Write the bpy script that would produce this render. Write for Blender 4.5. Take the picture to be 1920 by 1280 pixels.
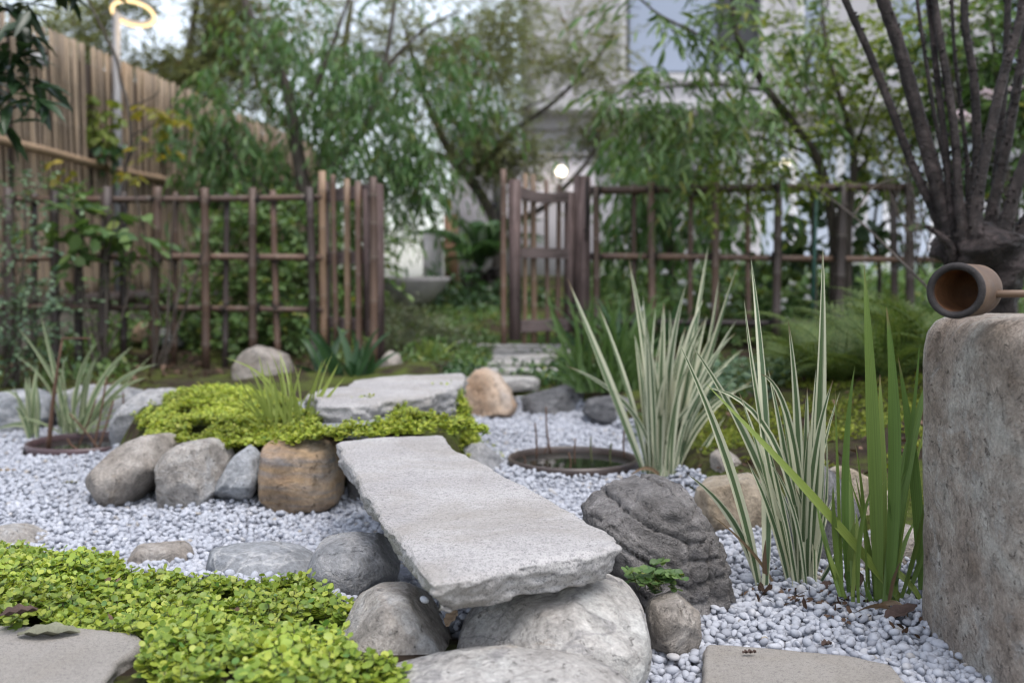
import bpy, bmesh, math, random
import numpy as np
from mathutils import Vector, Matrix, noise as mnoise

for _o in list(bpy.data.objects):
    bpy.data.objects.remove(_o)
SC = bpy.context.scene
COL = SC.collection
rng = np.random.default_rng(11)
random.seed(11)
PI = math.pi

# ------------------------------------------------------------------ camera, sky, sun, exposure
CAM_H = 0.60
PITCH = math.radians(3.68)
FPX = 1867.0
cam_d = bpy.data.cameras.new('camera')
cam = bpy.data.objects.new('camera', cam_d)
COL.objects.link(cam)
cam.location = (0, 0, CAM_H)
cam.rotation_euler = (PI/2 - PITCH, 0, 0)
cam_d.sensor_width = 36.0
cam_d.lens = 35.0
cam_d.clip_start = 0.05
cam_d.clip_end = 600
cam_d.dof.use_dof = True
cam_d.dof.focus_distance = 1.68
cam_d.dof.aperture_fstop = 3.1
cam_d.dof.aperture_blades = 0
SC.camera = cam

SUN_EL, SUN_AZ = math.radians(68), math.radians(150)     # azimuth from +Y towards +X
W = bpy.data.worlds.new('World')
SC.world = W
W.use_nodes = True
wn = W.node_tree
wn.nodes.clear()
w_out = wn.nodes.new('ShaderNodeOutputWorld')
w_bg = wn.nodes.new('ShaderNodeBackground')
w_sky = wn.nodes.new('ShaderNodeTexSky')
w_sky.sky_type = 'NISHITA'
w_sky.sun_disc = False
w_sky.sun_elevation = SUN_EL
w_sky.sun_rotation = SUN_AZ
w_sky.air_density = 1.0
w_sky.dust_density = 2.0
w_sky.ozone_density = 1.0
w_hs = wn.nodes.new('ShaderNodeHueSaturation')
w_hs.inputs['Saturation'].default_value = 0.45
wn.links.new(w_sky.outputs[0], w_hs.inputs['Color'])
wn.links.new(w_hs.outputs[0], w_bg.inputs[0])
w_bg.inputs[1].default_value = 0.13
wn.links.new(w_bg.outputs[0], w_out.inputs[0])

sun_d = bpy.data.lights.new('sun', 'SUN')
sun_d.energy = 0.7
sun_d.angle = math.radians(28)
sun_d.color = (1.0, 0.96, 0.92)
sun = bpy.data.objects.new('sun', sun_d)
COL.objects.link(sun)
_sv = Vector((math.sin(SUN_AZ)*math.cos(SUN_EL), math.cos(SUN_AZ)*math.cos(SUN_EL), math.sin(SUN_EL)))
sun.rotation_euler = (-_sv).to_track_quat('-Z', 'Y').to_euler()

SC.view_settings.view_transform = 'Standard'
SC.view_settings.look = 'None'
SC.view_settings.gamma = 1
SC.view_settings.use_curve_mapping = False
SC.view_settings.exposure = 1.5
SC.render.engine = 'CYCLES'
SC.cycles.use_denoising = True
SC.cycles.max_bounces = 8
SC.cycles.transparent_max_bounces = 8
SC.cycles.filter_width = 1.2
SC.cycles.sample_clamp_indirect = 6.0

# ------------------------------------------------------------------ pixel of the 1920x1280 photo -> world
_ca, _sa = math.cos(PITCH), math.sin(PITCH)
def _dir(px, py):
    u, v = (px - 960)/FPX, (640 - py)/FPX
    return Vector((u, _ca + v*_sa, -_sa + v*_ca))
def P(px, py, d):
    """point seen at pixel (px, py), D metres in front of the camera"""
    r = _dir(px, py)
    return Vector((r.x*d/r.y, d, CAM_H + r.z*d/r.y))
def G(px, py, z=0.0):
    """point seen at pixel (px, py) at height Z"""
    r = _dir(px, py)
    t = (z - CAM_H)/r.z
    return Vector((r.x*t, r.y*t, z))
def pxm(d): return d/FPX

# ------------------------------------------------------------------ object helpers
def tag(o, label=None, cat=None, group=None, kind=None):
    if label: o['label'] = label
    if cat: o['category'] = cat
    if group: o['group'] = group
    if kind: o['kind'] = kind
    return o
def empty(name, loc, label=None, cat=None, group=None):
    o = bpy.data.objects.new(name, None)
    o.empty_display_size = 0.1
    COL.objects.link(o)
    o.location = loc
    return tag(o, label, cat, group)
def mesh(name, V, faces, mat, smooth=True, attrs=None):
    """faces: list of (n,k) int arrays"""
    V = np.asarray(V, dtype=np.float32).reshape(-1, 3)
    me = bpy.data.meshes.new(name)
    fs = [np.asarray(f, dtype=np.int32) for f in faces if len(f)]
    loops = np.concatenate([f.ravel() for f in fs])
    tot = np.concatenate([np.full(len(f), f.shape[1], dtype=np.int32) for f in fs])
    start = np.concatenate([[0], np.cumsum(tot)[:-1]]).astype(np.int32)
    me.vertices.add(len(V)); me.vertices.foreach_set('co', V.ravel())
    me.loops.add(len(loops)); me.loops.foreach_set('vertex_index', loops)
    me.polygons.add(len(tot))
    me.polygons.foreach_set('loop_start', start)
    me.polygons.foreach_set('loop_total', tot)
    me.polygons.foreach_set('use_smooth', np.full(len(tot), smooth, dtype=bool))
    me.update(calc_edges=True)
    me.validate()
    if attrs:
        for k, a in attrs.items():
            at = me.attributes.new(k, 'FLOAT', 'POINT')
            at.data.foreach_set('value', np.asarray(a, dtype=np.float32))
    if mat: me.materials.append(mat)
    return me
def link(name, me, parent=None, loc=None):
    o = bpy.data.objects.new(name, me)
    COL.objects.link(o)
    if loc is not None: o.location = loc
    if parent is not None: o.parent = parent
    return o
class MB:
    """mesh collector"""
    def __init__(s): s.V = []; s.F = {}; s.n = 0; s.A = []
    def add(s, V, *faces, a=None):
        V = np.asarray(V, dtype=np.float64).reshape(-1, 3)
        for f in faces:
            f = np.asarray(f, dtype=np.int64)
            if len(f): s.F.setdefault(f.shape[1], []).append(f + s.n)
        s.V.append(V); s.n += len(V)
        s.A.append(np.zeros(len(V)) if a is None else np.asarray(a, dtype=np.float64))
        return s
    def tube(s, pts, rad, sides=8, cap=True, seedrot=0.0):
        pts = np.asarray([tuple(p) for p in pts], dtype=np.float64)
        n = len(pts)
        rad = np.full(n, rad) if np.isscalar(rad) else np.asarray(rad, dtype=np.float64)
        T = np.gradient(pts, axis=0)
        T /= np.linalg.norm(T, axis=1, keepdims=True) + 1e-12
        ref = np.array([1.0, 0, 0]) if abs(T[0][0]) < 0.8 else np.array([0, 1.0, 0])
        U = np.zeros_like(T)
        u = ref - T[0]*np.dot(ref, T[0]); u /= np.linalg.norm(u)
        for i in range(n):
            u = u - T[i]*np.dot(u, T[i]); u /= np.linalg.norm(u) + 1e-12
            U[i] = u
        Wv = np.cross(T, U)
        th = np.arange(sides)*2*PI/sides + seedrot
        ring = U[:, None, :]*np.cos(th)[None, :, None] + Wv[:, None, :]*np.sin(th)[None, :, None]
        V = (pts[:, None, :] + ring*rad[:, None, None]).reshape(-1, 3)
        i = np.arange(n-1)[:, None]*sides; j = np.arange(sides)[None, :]; j2 = (j+1) % sides
        Q = np.stack([i+j, i+j2, i+sides+j2, i+sides+j], -1).reshape(-1, 4)
        if cap:
            k = len(V)
            V = np.vstack([V, pts[0], pts[-1]])
            jj = np.arange(sides)
            t0 = np.stack([(jj+1) % sides, jj, np.full(sides, k)], -1)
            b = (n-1)*sides
            t1 = np.stack([b+jj, b+(jj+1) % sides, np.full(sides, k+1)], -1)
            s.add(V, Q, np.vstack([t0, t1]))
        else:
            s.add(V, Q)
        return s
    def box(s, x0, x1, y0, y1, z0, z1, bevel=0.0):
        if bevel <= 0:
            V = [(x, y, z) for z in (z0, z1) for y in (y0, y1) for x in (x0, x1)]
            s.add(V, [(0, 2, 3, 1), (4, 5, 7, 6), (0, 1, 5, 4), (2, 6, 7, 3), (0, 4, 6, 2), (1, 3, 7, 5)])
            return s
        bm = bmesh.new()
        bmesh.ops.create_cube(bm, size=1)
        bmesh.ops.scale(bm, vec=(x1-x0, y1-y0, z1-z0), verts=bm.verts)
        bmesh.ops.translate(bm, vec=((x0+x1)/2, (y0+y1)/2, (z0+z1)/2), verts=bm.verts)
        bmesh.ops.bevel(bm, geom=list(bm.edges), offset=bevel, segments=2, affect='EDGES')
        bm.verts.index_update()
        V = [v.co[:] for v in bm.verts]
        by = {}
        for f in bm.faces: by.setdefault(len(f.verts), []).append([v.index for v in f.verts])
        s.add(V, *by.values())
        bm.free()
        return s
    def obj(s, name, mat, parent=None, loc=None, smooth=True, attr=None):
        V = np.vstack(s.V)
        if loc is not None: V = V - np.asarray(loc)
        elif parent is not None: V = V - np.asarray(parent.location)
        me = mesh(name, V, [np.vstack(f) for f in s.F.values()], mat, smooth, {attr: np.concatenate(s.A)} if attr else None)
        return link(name, me, parent, loc)

def smoothpath(pts, n=8):
    """Catmull-Rom through pts"""
    p = np.asarray([tuple(q) for q in pts], dtype=np.float64)
    if len(p) < 3:
        t = np.linspace(0, 1, n)[:, None]
        return p[0]*(1-t) + p[-1]*t
    e = np.vstack([2*p[0]-p[1], p, 2*p[-1]-p[-2]])
    out = []
    for i in range(1, len(e)-2):
        t = np.linspace(0, 1, n, endpoint=False)[:, None]
        a, b, c, d = e[i-1], e[i], e[i+1], e[i+2]
        out.append(0.5*((2*b) + (-a+c)*t + (2*a-5*b+4*c-d)*t**2 + (-a+3*b-3*c+d)*t**3))
    out.append(p[-1:])
    return np.vstack(out)

# ------------------------------------------------------------------ materials
class NT:
    def __init__(s, name):
        s.m = bpy.data.materials.new(name); s.m.use_nodes = True
        s.t = s.m.node_tree; s.t.nodes.clear()
        s.out = s.t.nodes.new('ShaderNodeOutputMaterial')
    def n(s, typ, ins=None, **props):
        nd = s.t.nodes.new('ShaderNode'+typ)
        for k, v in props.items(): setattr(nd, k, v)
        for k, v in (ins or {}).items():
            if isinstance(v, bpy.types.NodeSocket): s.t.links.new(v, nd.inputs[k])
            else: nd.inputs[k].default_value = v
        return nd
    def co(s, kind='Object'): return s.n('TexCoord').outputs[kind]
    def mapping(s, vec, scale=(1, 1, 1), rot=(0, 0, 0), loc=(0, 0, 0)):
        return s.n('Mapping', {'Vector': vec, 'Scale': scale, 'Rotation': rot, 'Location': loc}).outputs[0]
    def noise(s, vec, scale, detail=4, rough=0.55, dist=0.0):
        return s.n('TexNoise', {'Vector': vec, 'Scale': scale, 'Detail': detail, 'Roughness': rough, 'Distortion': dist}).outputs[0]
    def ramp(s, fac, stops, interp='LINEAR'):
        nd = s.n('ValToRGB', {'Fac': fac})
        r = nd.color_ramp; r.interpolation = interp
        while len(r.elements) < len(stops): r.elements.new(0.5)
        for e, (p, c) in zip(r.elements, stops):
            e.position = p
            e.color = (c, c, c, 1) if isinstance(c, (int, float)) else (*c, 1)
        return nd.outputs[0]
    def mix(s, fac, a, b, mode='MIX'):
        nd = s.n('Mix', data_type='RGBA', blend_type=mode)
        for k, v in ((0, fac), (6, a), (7, b)):
            if isinstance(v, bpy.types.NodeSocket): s.t.links.new(v, nd.inputs[k])
            elif k == 0: nd.inputs[0].default_value = v
            else: nd.inputs[k].default_value = (*v, 1) if not isinstance(v, (int, float)) else (v, v, v, 1)
        return nd.outputs[2]
    def math(s, op, a, b=0.0, clamp=False):
        nd = s.n('Math', operation=op, use_clamp=clamp)
        for i, v in enumerate((a, b)):
            if isinstance(v, bpy.types.NodeSocket): s.t.links.new(v, nd.inputs[i])
            else: nd.inputs[i].default_value = v
        return nd.outputs[0]
    def bump(s, h, strength=0.4, dist=0.01, normal=None):
        ins = {'Height': h, 'Strength': strength, 'Distance': dist}
        if normal is not None: ins['Normal'] = normal
        return s.n('Bump', ins).outputs[0]
    def princ(s, col, rough=0.8, spec=0.3, normal=None, **extra):
        ins = {'Base Color': col if isinstance(col, bpy.types.NodeSocket) else (*col, 1), 'Roughness': rough, 'Specular IOR Level': spec}
        if normal is not None: ins['Normal'] = normal
        ins.update(extra)
        return s.n('BsdfPrincipled', ins)
    def done(s, shader):
        s.t.links.new(shader.outputs[0], s.out.inputs[0]); return s.m

ROCK_K = {'dark_bark': 1.6, 'pillar_stone': 1.35, 'mottled_rock': 1.7, 'grey_boulder': 1.4, 'striped_rock': 1.25, 'pale_boulder': 1.2, 'fluted_x': 1, 'fluted_brown_boulder': 1.5, 'dark_layered_rock': 1.35}
def m_rock(name, c1, c2, c3, scale=5.0, spot=None, spot_at=0.62, vein=None, bump=0.5, strata=None, rough=0.82, dirt=None):
    c1, c2, c3 = (tuple(min(.62, x*ROCK_K.get(name, 1.22)) for x in c) for c in (c1, c2, c3))
    t = NT(name); co = t.co()
    wn_ = t.n('TexNoise', {'Vector': co, 'Scale': scale*0.8, 'Detail': 3}).outputs[1]
    warp = t.n('VectorMath', {0: co, 1: t.n('VectorMath', {0: wn_, 3: 0.06}, operation='SCALE').outputs[0]}, operation='ADD').outputs[0]
    a = t.noise(warp, scale, 8, 0.62, 0.4)
    col = t.ramp(a, [(0.36, c1), (0.5, c2), (0.63, c3)])
    if strata:
        sc, rot, s1, s2, amt = strata
        mp = t.mapping(warp, (sc*0.12, sc*0.12, sc), rot)
        b = t.noise(mp, 1.0, 6, 0.6, 0.3)
        col = t.mix(t.math('MULTIPLY', t.ramp(b, [(0.35, 0.0), (0.6, 1.0)]), amt), col, t.ramp(t.noise(mp, 2.3, 3), [(0.35, s1), (0.65, s2)]))
    if spot:
        sp = t.noise(warp, scale*1.7, 6, 0.7, 0.8)
        col = t.mix(t.ramp(sp, [(spot_at-0.06, 0.0), (spot_at+0.08, 0.85)]), col, spot)
    if vein:
        vn = t.noise(t.mapping(warp, (scale*1.2, scale*0.9, scale*2.2), (0.5, 0.3, 0.4)), 1.0, 5, 0.5, 0.5)
        lines = t.ramp(t.math('ABSOLUTE', t.math('SUBTRACT', vn, 0.5)), [(0.0, 0.75), (0.022, 0.0)])
        col = t.mix(lines, col, vein)
    fine = t.noise(co, scale*22, 5, 0.65)
    col = t.mix(0.75, col, t.ramp(fine, [(0.3, 0.5), (0.7, 1.12)]), 'MULTIPLY')
    mid = t.noise(co, scale*5, 7, 0.7, 0.6)
    col = t.mix(0.8, col, t.ramp(mid, [(0.32, 0.55), (0.5, 0.98), (0.7, 1.18)]), 'MULTIPLY')
    pit = t.ramp(t.noise(co, scale*9, 4, 0.75, 0.8), [(0.33, 1.0), (0.40, 0.0)])
    col = t.mix(t.math('MULTIPLY', pit, 0.75), col, tuple(x*0.35 for x in c1))
    # dust and wash of its own
    gr = t.noise(co, scale*60, 2, 0.6)
    col = t.mix(t.ramp(gr, [(0.6, 0.0), (0.75, 0.35)]), col, tuple(x*0.45 for x in c1))
    h = t.math('ADD', t.math('MULTIPLY', a, 1.0), t.math('ADD', t.math('MULTIPLY', fine, 0.35), t.math('SUBTRACT', t.math('MULTIPLY', mid, 0.8), t.math('MULTIPLY', pit, 0.3))))
    nrm = t.bump(h, min(1.0, bump*1.4), 0.022)
    return t.done(t.princ(col, rough, 0.3, nrm))

def m_leaf(name, c1, c2, c3=None, patch=3.0, rough=0.45, trans=0.35, spec=0.4, yellow=None, ypos=0.93):
    t = NT(name)
    ri = t.n('NewGeometry').outputs['Random Per Island']
    col = t.ramp(ri, [(0.0, c1), (0.55, c2), (1.0, c3 or c2)])
    if yellow:
        col = t.mix(t.ramp(ri, [(ypos, 0.0), (ypos+0.02, 1.0)]), col, yellow)
    big = t.noise(t.co(), patch, 3)
    col = t.mix(1.0, col, t.ramp(big, [(0.3, 0.62), (0.7, 1.2)]), 'MULTIPLY')
    p = t.princ(col, rough, spec)
    tr = t.n('BsdfTranslucent', {'Color': t.mix(1.0, col, (1.25, 1.2, 0.7), 'MULTIPLY')})
    mx = t.n('MixShader', {0: trans, 1: p.outputs[0], 2: tr.outputs[0]})
    return t.done(mx)

def m_blade(name, g1, g2, cream=None, tip=None):
    """strap leaf; attribute across runs -1..1, along 0..1 is stored in 'along'"""
    t = NT(name)
    ac = t.n('Attribute', attribute_name='across').outputs['Fac']
    al = t.n('Attribute', attribute_name='along').outputs['Fac']
    oi = t.n('ObjectInfo').outputs['Random']
    col = t.mix(oi, g1, g2)
    fine = t.noise(t.n('CombineXYZ', {0: t.math('MULTIPLY', ac, 9.0), 1: t.math('MULTIPLY', al, 1.4), 2: t.math('MULTIPLY', oi, 40.0)}).outputs[0], 1.0, 4)
    col = t.mix(1.0, col, t.ramp(fine, [(0.3, 0.75), (0.7, 1.15)]), 'MULTIPLY')
    if cream:
        sh = t.math('ADD', ac, t.math('MULTIPLY', t.math('SUBTRACT', oi, 0.5), 1.1))
        e1 = t.math('ADD', t.math('ABSOLUTE', sh), t.math('MULTIPLY', t.math('SUBTRACT', fine, 0.5), 0.9))
        col = t.mix(t.ramp(e1, [(0.42, 0.0), (0.52, 1.0)]), col, cream)
    if tip:
        col = t.mix(t.math('MULTIPLY', t.ramp(al, [(0.90, 0.0), (0.98, 0.95)]), t.ramp(t.math('FRACT', t.math('MULTIPLY', oi, 7.31)), [(0.5, 0.0), (0.6, 1.0)])), col, tip)
    nrm = t.bump(fine, 0.25, 0.002)
    p = t.princ(col, 0.42, 0.4, nrm)
    tr = t.n('BsdfTranslucent', {'Color': col})
    return t.done(t.n('MixShader', {0: 0.25, 1: p.outputs[0], 2: tr.outputs[0]}))

def m_bamboo(name, c1, c2, dark, rough=0.5):
    t = NT(name); co = t.co()
    oi = t.n('ObjectInfo').outputs['Random']
    v = t.n('VectorMath', {0: co, 1: t.n('CombineXYZ', {0: t.math('MULTIPLY', oi, 7.0), 1: t.math('MULTIPLY', oi, 3.0), 2: t.math('MULTIPLY', oi, 11.0)}).outputs[0]}, operation='ADD').outputs[0]
    a = t.noise(t.mapping(v, (30, 30, 3)), 1.0, 6, 0.65)
    b = t.noise(t.mapping(v, (4, 4, 2.2)), 1.0, 4, 0.6)
    col = t.mix(t.ramp(b, [(0.3, 0.0), (0.7, 1.0)]), c1, c2)
    col = t.mix(1.0, col, t.ramp(oi, [(0.0, 0.62), (0.5, 1.0), (1.0, 1.3)]), 'MULTIPLY')
    col = t.mix(t.ramp(a, [(0.5, 0.0), (0.78, 0.75)]), col, dark)
    band = t.n('Attribute', attribute_name='band').outputs['Fac']
    col = t.mix(t.ramp(band, [(0.3, 0.0), (0.9, 0.85)]), col, tuple(x*0.5 for x in dark))
    col = t.mix(t.ramp(t.math('ABSOLUTE', t.math('ADD', band, 0.5)), [(0.0, 0.45), (0.3, 0.0)]), col, (0.42, 0.38, 0.32))
    return t.done(t.princ(col, rough, 0.4, t.bump(a, 0.25, 0.004)))

def m_wood(name, c1, c2, c3, axis=2):
    t = NT(name); co = t.co()
    sc = [34, 34, 34]; sc[axis] = 1.6
    w = t.noise(t.mapping(co, tuple(sc)), 1.0, 6, 0.62, 1.1)
    col = t.ramp(w, [(0.3, c1), (0.5, c2), (0.72, c3)])
    blot = t.noise(co, 6, 4)
    col = t.mix(1.0, col, t.ramp(blot, [(0.3, 0.6), (0.7, 1.15)]), 'MULTIPLY')
    return t.done(t.princ(col, 0.8, 0.25, t.bump(w, 0.7, 0.006)))

def m_plain(name, col, rough=0.6, spec=0.4, var=0.12, scale=8, bump=0.1, metal=0.0):
    t = NT(name); co = t.co()
    a = t.noise(co, scale, 5)
    c = t.mix(1.0, col, t.ramp(a, [(0.3, 1-var), (0.7, 1+var)]), 'MULTIPLY')
    return t.done(t.princ(c, rough, spec, t.bump(t.noise(co, scale*8, 4), bump, 0.004), Metallic=metal))
def m_emit(name, col, strength):
    t = NT(name)
    return t.done(t.n('Emission', {'Color': (*col, 1), 'Strength': strength}))

MAT = {}
# granite slab: pale speckled, fine laminations
def m_granite(name, base, dark, light, sc=1.0, rot=(0, 0, 0.5)):
    t = NT(name); co = t.co()
    lam = t.noise(t.mapping(co, (60*sc, 260*sc, 120*sc), rot), 1.0, 6, 0.75, 0.5)
    sp = t.noise(co, 420*sc, 3, 0.8)
    sp2 = t.noise(co, 150*sc, 5, 0.75)
    blot = t.noise(co, 5, 5, 0.6)
    col = t.mix(t.ramp(blot, [(0.3, 0.0), (0.7, 1.0)]), base, light)
    col = t.mix(t.ramp(lam, [(0.34, 0.5), (0.47, 0.0)]), col, dark)
    col = t.mix(t.ramp(sp, [(0.40, 0.75), (0.47, 0.0)]), col, dark)
    col = t.mix(t.ramp(sp2, [(0.55, 0.0), (0.66, 0.75)]), col, light)
    col = t.mix(t.ramp(sp2, [(0.36, 0.7), (0.44, 0.0)]), col, dark)
    stain = t.noise(co, 3.2, 6, 0.65, 0.6)
    col = t.mix(t.ramp(stain, [(0.46, 0.0), (0.70, 0.6)]), col, (0.20, 0.175, 0.14))
    h = t.math('ADD', t.math('MULTIPLY', lam, 0.45), t.math('ADD', sp2, t.math('MULTIPLY', sp, 0.5)))
    return t.done(t.princ(col, 0.85, 0.25, t.bump(h, 0.55, 0.0035)))
MAT['granite'] = m_granite('pale_granite', (0.325, 0.31, 0.305), (0.065, 0.065, 0.075), (0.44, 0.425, 0.415))
MAT['paver'] = m_granite('paver_stone', (0.24, 0.222, 0.20), (0.11, 0.10, 0.098), (0.31, 0.29, 0.265), 1.3)
MAT['path'] = m_granite('path_stone', (0.31, 0.30, 0.285), (0.15, 0.15, 0.15), (0.40, 0.385, 0.37), 0.7)
t = NT('pebble'); _ri = t.n('NewGeometry').outputs['Random Per Island']
_c = t.ramp(_ri, [(0.0, (0.26, 0.27, 0.305)), (0.25, (0.335, 0.35, 0.39)), (0.8, (0.405, 0.42, 0.465)), (0.97, (0.46, 0.47, 0.505)), (1.0, (0.30, 0.26, 0.21))])
_c = t.mix(t.ramp(t.noise(t.co(), 70, 5, 0.7), [(0.40, 0.35), (0.55, 0.0)]), _c, (0.30, 0.31, 0.345))
MAT['pebble'] = t.done(t.princ(_c, 0.7, 0.3, t.bump(t.noise(t.co(), 160, 3), 0.25, 0.003)))
# soil with moss
t = NT('soil'); co = t.co()
_a = t.noise(co, 14, 8, 0.7); _b = t.noise(co, 60, 6, 0.75)
_c = t.ramp(_a, [(0.3, (0.022, 0.016, 0.011)), (0.55, (0.05, 0.036, 0.025)), (0.75, (0.085, 0.062, 0.042))])
_c = t.mix(t.ramp(_b, [(0.6, 0.0), (0.72, 0.6)]), _c, (0.13, 0.11, 0.085))
_ms = t.noise(co, 3.4, 6, 0.7, 0.5)
_c = t.mix(t.ramp(_ms, [(0.44, 0.0), (0.56, 0.9)]), _c, t.ramp(_b, [(0.3, (0.045, 0.065, 0.014)), (0.7, (0.13, 0.16, 0.03))]))
MAT['bed'] = m_plain('pebble_bed_grit', (0.25, 0.26, 0.30), 0.95, .2, .25, 60, .5)
MAT['soil'] = t.done(t.princ(_c, 0.95, 0.15, t.bump(t.math('ADD', _a, _b), 0.9, 0.02)))
MAT['bamboo'] = m_bamboo('brown_bamboo', (0.135, 0.080, 0.053), (0.082, 0.053, 0.042), (0.026, 0.019, 0.017))
MAT['bamboo_light'] = m_bamboo('tan_bamboo', (0.24, 0.16, 0.10), (0.155, 0.095, 0.062), (0.07, 0.043, 0.03))
MAT['bamboo_dark'] = m_bamboo('dark_bamboo', (0.062, 0.042, 0.036), (0.04, 0.032, 0.03), (0.018, 0.014, 0.013))
MAT['cane'] = m_bamboo('fence_cane', (0.275, 0.205, 0.135), (0.185, 0.142, 0.105), (0.072, 0.054, 0.045), 0.65)
MAT['canebeam'] = m_bamboo('fence_beam', (0.42, 0.29, 0.185), (0.33, 0.22, 0.13), (0.13, 0.085, 0.055), 0.6)
MAT['wood'] = m_wood('weathered_wood', (0.035, 0.024, 0.022), (0.115, 0.080, 0.075), (0.21, 0.16, 0.152))
MAT['wood_h'] = m_wood('weathered_rail', (0.04, 0.03, 0.028), (0.13, 0.10, 0.096), (0.25, 0.205, 0.20), 0)
MAT['tie'] = m_plain('black_twine', (0.018, 0.015, 0.014), 0.9)
MAT['bark'] = m_wood('grey_bark', (0.028, 0.022, 0.018), (0.075, 0.062, 0.052), (0.14, 0.12, 0.10))
MAT['darkbark'] = m_rock('dark_bark', (0.011, 0.008, 0.008), (0.028, 0.021, 0.020), (0.064, 0.049, 0.047), 14, (0.075, 0.048, 0.034), 0.66, None, 0.8, None, 0.48)
MAT['stem'] = m_plain('green_stem', (0.10, 0.11, 0.045), 0.6)
MAT['drystem'] = m_plain('dry_stem', (0.10, 0.055, 0.035), 0.8)

# ------------------------------------------------------------------ terrain
def sdf(poly, x, y):
    """signed distance, positive inside"""
    p = np.asarray(poly, dtype=np.float64)
    x = np.asarray(x, dtype=np.float64); y = np.asarray(y, dtype=np.float64)
    d2 = np.full(x.shape, 1e9); ins = np.zeros(x.shape, dtype=bool)
    for i in range(len(p)):
        ax, ay = p[i]; bx, by = p[(i+1) % len(p)]
        ex, ey = bx-ax, by-ay
        t = np.clip(((x-ax)*ex + (y-ay)*ey)/(ex*ex+ey*ey+1e-12), 0, 1)
        d2 = np.minimum(d2, (x-ax-t*ex)**2 + (y-ay-t*ey)**2)
        c = ((ay > y) != (by > y)) & (x < ex*(y-ay)/(ey if abs(ey) > 1e-12 else 1e-12) + ax)
        ins ^= c
    d = np.sqrt(d2)
    return np.where(ins, d, -d)
def sst(a, b, x):
    t = np.clip((x-a)/(b-a), 0, 1); return t*t*(3-2*t)
ISLAND = [(-1.12, 2.78), (-.9, 2.7), (-.6, 2.68), (-.40, 2.66), (-.25, 2.62), (-.08, 3.1), (-.15, 3.7), (-.24, 4.2), (-.3, 4.8), (-1.3, 4.8), (-1.62, 4.3), (-1.36, 3.5), (-1.25, 3.0)]
FRONT = [(-6, 2.22), (-1.2, 2.14), (-.85, 1.98), (-.62, 1.86), (-.4, 1.80), (-.26, 1.72), (-.10, 1.58), (.14, 1.62), (.19, 1.45), (.19, .2), (-6, .2)]
RBANK = [(.30, 4.6), (.44, 3.6), (.43, 3.0), (.50, 2.55), (.58, 2.33), (.68, 2.12), (.72, 1.88), (.80, 1.5), (.85, .9), (9, .9), (9, 6)]
BACK = [(-9, 3.85), (-1.8, 3.95), (-1.5, 4.25), (-.4, 4.42), (.05, 4.36), (.3, 4.3), (.45, 4.1), (9, 4.3), (90, 6), (90, 130), (-90, 130), (-90, 3.6)]
_hn_cache = {}
def gnoise(x, y, s, seed):
    """cheap smooth value noise"""
    r = _hn_cache.setdefault(seed, np.random.default_rng(seed).random((64, 64)))
    X = np.asarray(x)*s + 1000.0; Y = np.asarray(y)*s + 1000.0
    i = np.floor(X).astype(int); j = np.floor(Y).astype(int)
    u = X-i; v = Y-j; u = u*u*(3-2*u); v = v*v*(3-2*v)
    a = r[i % 64, j % 64]; b = r[(i+1) % 64, j % 64]; c = r[i % 64, (j+1) % 64]; d = r[(i+1) % 64, (j+1) % 64]
    return (a*(1-u)+b*u)*(1-v) + (c*(1-u)+d*u)*v
def H(x, y):
    x = np.asarray(x, dtype=np.float64); y = np.asarray(y, dtype=np.float64)
    h = np.full(x.shape, -0.03)
    h = np.maximum(h, -0.03 + (0.195 + .04*sst(-.75, -.4, x))*sst(-.02, .10, sdf(ISLAND, x, y)))
    h = np.maximum(h, -0.03 + 0.085*sst(-.02, .10, sdf(FRONT, x, y)))
    s = sdf(RBANK, x, y)
    h = np.maximum(h, -0.03 + np.clip(.11*sst(-.01, .10, s) + .22*np.clip(s-.05, 0, 1.0), 0, .37))
    s = sdf(BACK, x, y)
    back = .10 + .08*np.clip(y-4.2, 0, 6.2) - .05*sst(-.6, -1.4, x)*sst(8, 6, y)
    h = np.maximum(h, -0.03 + (back+.03)*sst(-.02, .16, s))
    path = sst(.75, .5, np.abs(x-.02))*sst(4.3, 4.5, y)*sst(6.3, 6.0, y)
    bump = (1-path)*((gnoise(x, y, 3.1, 1)-.5)*.05 + (gnoise(x, y, 9, 2)-.5)*.025)
    return h + np.where(h > 0.02, bump, 0)
def H1(x, y): return float(H(np.array([x]), np.array([y]))[0])
xs = np.concatenate([-np.geomspace(4, 90, 26)[::-1], np.linspace(-4, 4, 221)[1:-1], np.geomspace(4, 90, 26)])
ys = np.concatenate([-np.geomspace(.5, 40, 14)[::-1], np.linspace(-.4, 7.6, 221), np.geomspace(7.8, 130, 34)])
XX, YY = np.meshgrid(xs, ys)
ZZ = H(XX, YY)
ni, nj = XX.shape
idx = np.arange(ni*nj).reshape(ni, nj)
Q = np.stack([idx[:-1, :-1], idx[:-1, 1:], idx[1:, 1:], idx[1:, :-1]], -1).reshape(-1, 4)
g = link('ground', mesh('ground', np.stack([XX, YY, ZZ], -1), [Q], MAT['soil']))
tag(g, 'dark garden soil with moss patches rising around the gravel bed', None, None, 'structure')

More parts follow.
